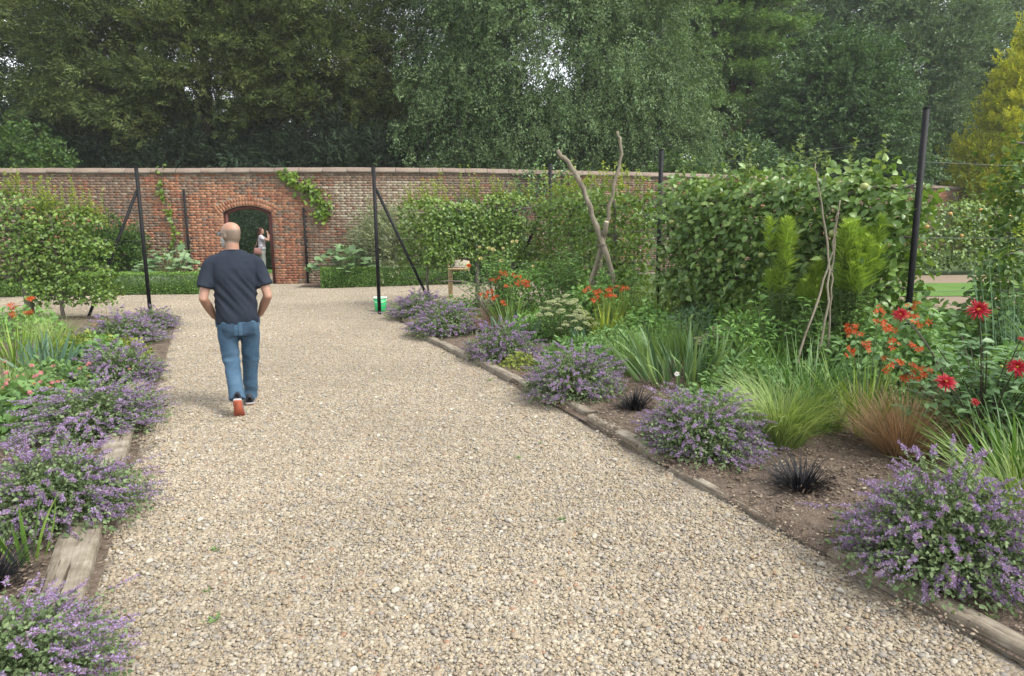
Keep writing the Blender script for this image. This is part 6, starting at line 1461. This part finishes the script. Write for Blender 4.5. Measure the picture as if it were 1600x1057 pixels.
def teefold(c):
    x, y, z = c.T; m = np.clip(1.05 - np.abs(z - 1.10) / .42, 0, 1)
    rid = 1 - 2 * np.abs(lumpy(np.stack([(x * 1.2 + z) * 13, (x - 1.2 * z) * 2.2, y * 3], 1), 32, 1.0))
    sl = np.clip((np.abs(x) - .21) / .05, 0, 1); rs = 1 - 2 * np.abs(lumpy(np.stack([x * 5, y * 6, z * 15 + np.abs(x) * 9], 1), 36, 1.0)); hem = np.clip((.92 - z) / .07, 0, 1)
    return .012 * m * rid * (1 - sl) + .006 * sl * rs + hem * .003 * lumpy(c, 39, 9.) + .003 * lumpy(c, 35, 7.)
shirt = link('t_shirt', fuse(tee, .0095, M_tee, 't_shirt', teefold), man)
b = MB(); a = np.linspace(0, 2 * np.pi, 25); tube(b, np.stack([.076 * np.cos(a), .071 * np.sin(a) - .004, 1.536 - .008 * np.sin(a)], 1), .009, 8, cap=False); b.build('collar', M_tee, shirt, True)
jn = MB()
rings(jn, [(.74, .155, .112, .005, -.01), (.80, .176, .124, 0, -.014), (.87, .178, .126, 0, -.012), (.95, .170, .118, 0, -.004), (1.0, .165, .11, 0, 0)], 24, None, 2.3)
limb(jn, [(-.095, -.012, .84), (-.092, 0, .68), (-.085, .012, .50), (-.072, -.12, .34), (-.058, -.235, .215), (-.056, -.262, .165)], [.094, .089, .076, .070, .068, .071], 22, 18)
limb(jn, [(.095, -.008, .84), (.096, .055, .66), (.09, .12, .48), (.075, .18, .27), (.064, .215, .10), (.062, .22, .06)], [.094, .089, .077, .070, .067, .072], 22, 18)
for sg in (-1, 1): ell(jn, (sg * .085, -.060, .84), (.08, .070, .10)); ell(jn, (sg * .155, .10, .85), (.05, .055, .075))
def jeanfold(c):
    x, y, z = c.T; n1 = lumpy(c, 41, 7.); kn = np.exp(-((z - .50) / .10) ** 2) + .9 * np.exp(-((z - .16) / .10) ** 2) + .5 * np.exp(-((z - .73) / .05) ** 2)
    rid = 1 - 2 * np.abs(lumpy(np.stack([x * 9, y * 9, z * 26 + x * 7], 1), 44, 1.0))
    return .010 * kn * rid + .004 * n1
jme = fuse(jn, .009, M_jean, 'jeans', jeanfold); jeans = link('jeans', jme, man)
bv = BVHTree.FromPolygons([v.co.copy() for v in jme.vertices], [tuple(p.vertices) for p in jme.polygons])
M_seam = noise_mat('denim_seam', (.027, .054, .088), (.042, .08, .124), 20, .9, .2)
for sg in (-1, 1):
    b = MB(); g = 9; V = []
    for i in range(g):
        for j in range(g):
            u, w = i / (g - 1), j / (g - 1); zz = .868 - .125 * w - (.03 * (1 - abs(2 * u - 1)) * max(0, (w - .8) / .2)); xx = sg * .090 + (u - .5) * (.112 - .018 * w)
            h, nn, _, _ = bv.ray_cast(Vector((xx, -.6, zz)), Vector((0, 1, 0))); V.append((xx, (h.y if h else -.14) - .0035 - (.0015 if i in (0, g - 1) or j in (0, g - 1) else 0), zz))
    b.add(V, np.array([[i * g + j, i * g + j + 1, (i + 1) * g + j + 1, (i + 1) * g + j] for i in range(g - 1) for j in range(g - 1)])); b.build('back_pocket', M_seam, jeans, True)
V = []
for zz in np.linspace(.70, .90, 14):
    h, _, _, _ = bv.ray_cast(Vector((.0, -.6, zz)), Vector((0, 1, 0)))
    if h: V.append((0, h.y - .001, zz))
if len(V) > 3: b = MB(); tube(b, V, .0035, 5); b.build('seam', M_seam, jeans, True)
sh = shoe(man, (-.054, -.315, .018), (.06, 1), R(50)); shoe(man, (.062, .27, 0), (.08, 1), 0)
# beard, spectacles
b = MB(); rings(b, [(1.562, .030, .040, 0, .062), (1.58, .052, .062, 0, .052), (1.61, .068, .078, 0, .036), (1.64, .074, .076, 0, .034), (1.665, .0745, .05, 0, .040)], 18, HX); link('beard', fuse(b, .008, M_beard, 'beard', lambda c: .004 * lumpy(c, 51, 60.)), man)
g = link('spectacles', None, man)
for sg in (-1, 1):
    b = MB(); a = np.linspace(0, 6.283, 19); tube(b, [tuple(HX @ Vector((sg * .034 + .026 * math.cos(q), .122, 1.695 + .02 * math.sin(q)))) for q in a], .0028, 6, cap=False); b.build('rim', M_frame, g, True)
    b = MB(); b.add([tuple(HX @ Vector((sg * .034 + .025 * math.cos(q), .121, 1.695 + .019 * math.sin(q)))) for q in a[:-1]], np.arange(18).reshape(1, -1)); b.build('lens', M_glass, g)
    b = MB(); tube(b, [tuple(HX @ Vector(p)) for p in ((sg * .060, .121, 1.70), (sg * .082, .10, 1.70), (sg * .088, .0, 1.70), (sg * .087, -.02, 1.685))], .0028, 6); b.build('temple_arm', M_frame, g, True)

# ---- the woman beyond the doorway, hands raised to her face
M_skinw = skin_material('skin_fair', [(0, (.36, .2, .14)), (1, (.4, .235, .17))]); M_whitetee = noise_mat('white_cotton', (.42, .43, .46), (.50, .51, .54), 6, .9, .3, 80)
M_trouser = noise_mat('sage_linen', (.17, .19, .17), (.24, .26, .235), 5, .9, .3, 80); M_hair = noise_mat('auburn_hair', (.055, .022, .014), (.11, .045, .028), 14, .6, .8, 60, stretch=(3, 3, .4)); M_bag = noise_mat('dusty_pink_leather', (.24, .12, .105), (.31, .165, .145), 9, .6, .2, 60)
wo_ = thing('person', 'woman in white T-shirt and grey trousers with shoulder bag, seen through the doorway', 'person', (-8.80, 24.30, .0), R(-78)); wo_['kind'] = 'thing'
b = MB(); rings(b, [(1.36, .048, .05, 0, -.01), (1.44, .046, .05, 0, .0), (1.50, .05, .055, 0, .005)], 16)
rings(b, [(1.435, .035, .05, 0, .04), (1.46, .05, .068, 0, .03), (1.50, .062, .082, 0, .018), (1.55, .069, .09, 0, .012), (1.59, .067, .086, 0, .008), (1.63, .048, .062, 0, .004), (1.648, .015, .02, 0, 0)], 18)
ell(b, (0, .10, 1.525), (.012, .018, .02)); ell(b, (0, .09, 1.485), (.022, .01, .008))
for sg in (-1, 1):
    el = (sg * .20, .25, 1.22); wr = (sg * .085, .235, 1.445); limb(b, [(sg * .15, 0, 1.335), (sg * .185, .12, 1.26), el], [.048, .043, .036]); limb(b, [el, (sg * .15, .26, 1.34), wr], [.036, .036, .024]); ell(b, el, (.036, .036, .036)); hand(b, wr, (-sg * .45, -.15, .85), (-sg * .3, -.9, 0), .7, .88, sg)
    limb(b, [(sg * .085, 0, .82), (sg * .09, .02, .48), (sg * .095, -.01, .07)], [.08, .055, .034])
rings(b, [(.80, .15, .10, 0, 0), (.95, .14, .095, 0, 0), (1.05, .125, .085, 0, 0), (1.2, .14, .09, 0, 0), (1.33, .12, .07, 0, 0), (1.38, .05, .05, 0, -.005)], 18)
link('body', fuse(b, .009, M_skinw, 'body', None, lambda c: .5 + .2 * lumpy(c, 61, 20.)), wo_)
b = MB(); rings(b, [(.90, .172, .125, 0, 0), (.98, .165, .122, 0, 0), (1.06, .155, .115, 0, 0), (1.15, .162, .125, 0, .012), (1.24, .168, .128, 0, .015), (1.31, .158, .10, 0, .005), (1.365, .105, .075, 0, -.005), (1.395, .065, .06, 0, -.006)], 22, None, 2.2)
for sg in (-1, 1): limb(b, [(sg * .10, 0, 1.325), (sg * .155, .03, 1.30), (sg * .182, .12, 1.25)], [.065, .066, .06])
link('t_shirt', fuse(b, .011, M_whitetee, 't_shirt', lambda c: .006 * np.sin(c[:, 2] * 55 + 3 * lumpy(c, 71, 8.)) * np.clip((1.15 - c[:, 2]) / .2, .2, 1)), wo_)
b = MB(); rings(b, [(.74, .165, .12, 0, -.01), (.82, .172, .135, 0, -.02), (.92, .155, .118, 0, -.008), (.98, .14, .1, 0, 0)], 20)
for sg in (-1, 1): limb(b, [(sg * .085, -.01, .80), (sg * .09, .005, .5), (sg * .095, -.01, .2), (sg * .095, -.012, .07)], [.095, .088, .082, .085], 18)
link('trousers', fuse(b, .012, M_trouser, 'trousers', lambda c: .006 * np.sin(np.arctan2(c[:, 1], c[:, 0]) * 11 + 2 * lumpy(c, 81, 6.))), wo_)
b = MB(); rings(b, [(1.30, .04, .03, 0, -.10), (1.36, .062, .045, 0, -.085), (1.44, .074, .062, 0, -.055), (1.52, .078, .082, 0, -.022), (1.58, .078, .088, 0, -.008), (1.63, .062, .075, 0, -.004), (1.662, .025, .03, 0, -.004)], 18); link('hair', fuse(b, .009, M_hair, 'hair', lambda c: .006 * np.sin(np.arctan2(c[:, 1] + .03, c[:, 0]) * 26 + lumpy(c, 91, 10.) * 3)), wo_)
bag = link('shoulder_bag', None, None, (-8.80, 24.30, 0), (0, 0, R(-78))); tag(bag, 'dusty pink shoulder bag hanging behind the hip of the woman in white', 'bag')
b = MB(); rings(b, [(.74, .05, .12, 0, 0), (.755, .06, .135, 0, 0), (.85, .055, .125, 0, 0), (.95, .035, .105, 0, 0), (.96, .025, .1, 0, 0)], 16, Matrix.Translation((.19, -.13, 0)), 3.5); b.build('pouch', M_bag, bag, True)
b = MB(); tube(b, [(.19, -.03, .95), (.17, .115, 1.05), (.07, .152, 1.20), (-.08, .11, 1.36), (-.09, -.02, 1.40), (-.04, -.12, 1.30), (.10, -.15, 1.10), (.19, -.22, .95)], .009, 6); b.build('strap', M_bag, bag, True)
for sg in (-1, 1): shoe(wo_, (sg * .095, .03, 0), (0, 1), 0, .88)
ph = link('phone', None, None, (-8.80, 24.30, 0), (0, 0, R(-78))); tag(ph, 'dark phone held up before the face of the woman in white', 'phone')
b = MB(); box(b, (0, .285, 1.545), (.15, .009, .075), .5, None, .003); b.build('case', flat_mat('phone_black', (.02, .02, .022), .3), ph)
b = MB(); box(b, (0, .2795, 1.545), (.138, .001, .066), .5); b.build('screen', flat_mat('phone_screen', (.05, .06, .07), .1), ph)
# ------------------------------------------------------------------ thin summer haze
m, n, l = mat_new('haze_air')
v = n.new('ShaderNodeVolumePrincipled'); v.inputs['Color'].default_value = (.93, .96, 1.0, 1); v.inputs['Density'].default_value = .0006; v.inputs['Anisotropy'].default_value = .2
o = n.new('ShaderNodeOutputMaterial'); l.new(v.outputs[0], o.inputs['Volume'])
mb = MB(); box(mb, (3, 30, 14.0), (140, 84, 30.2)); hz = mb.build('haze', m); hz['kind'] = 'stuff'; hz['label'] = 'thin pale summer haze over the garden'
cy.volume_bounces = 1
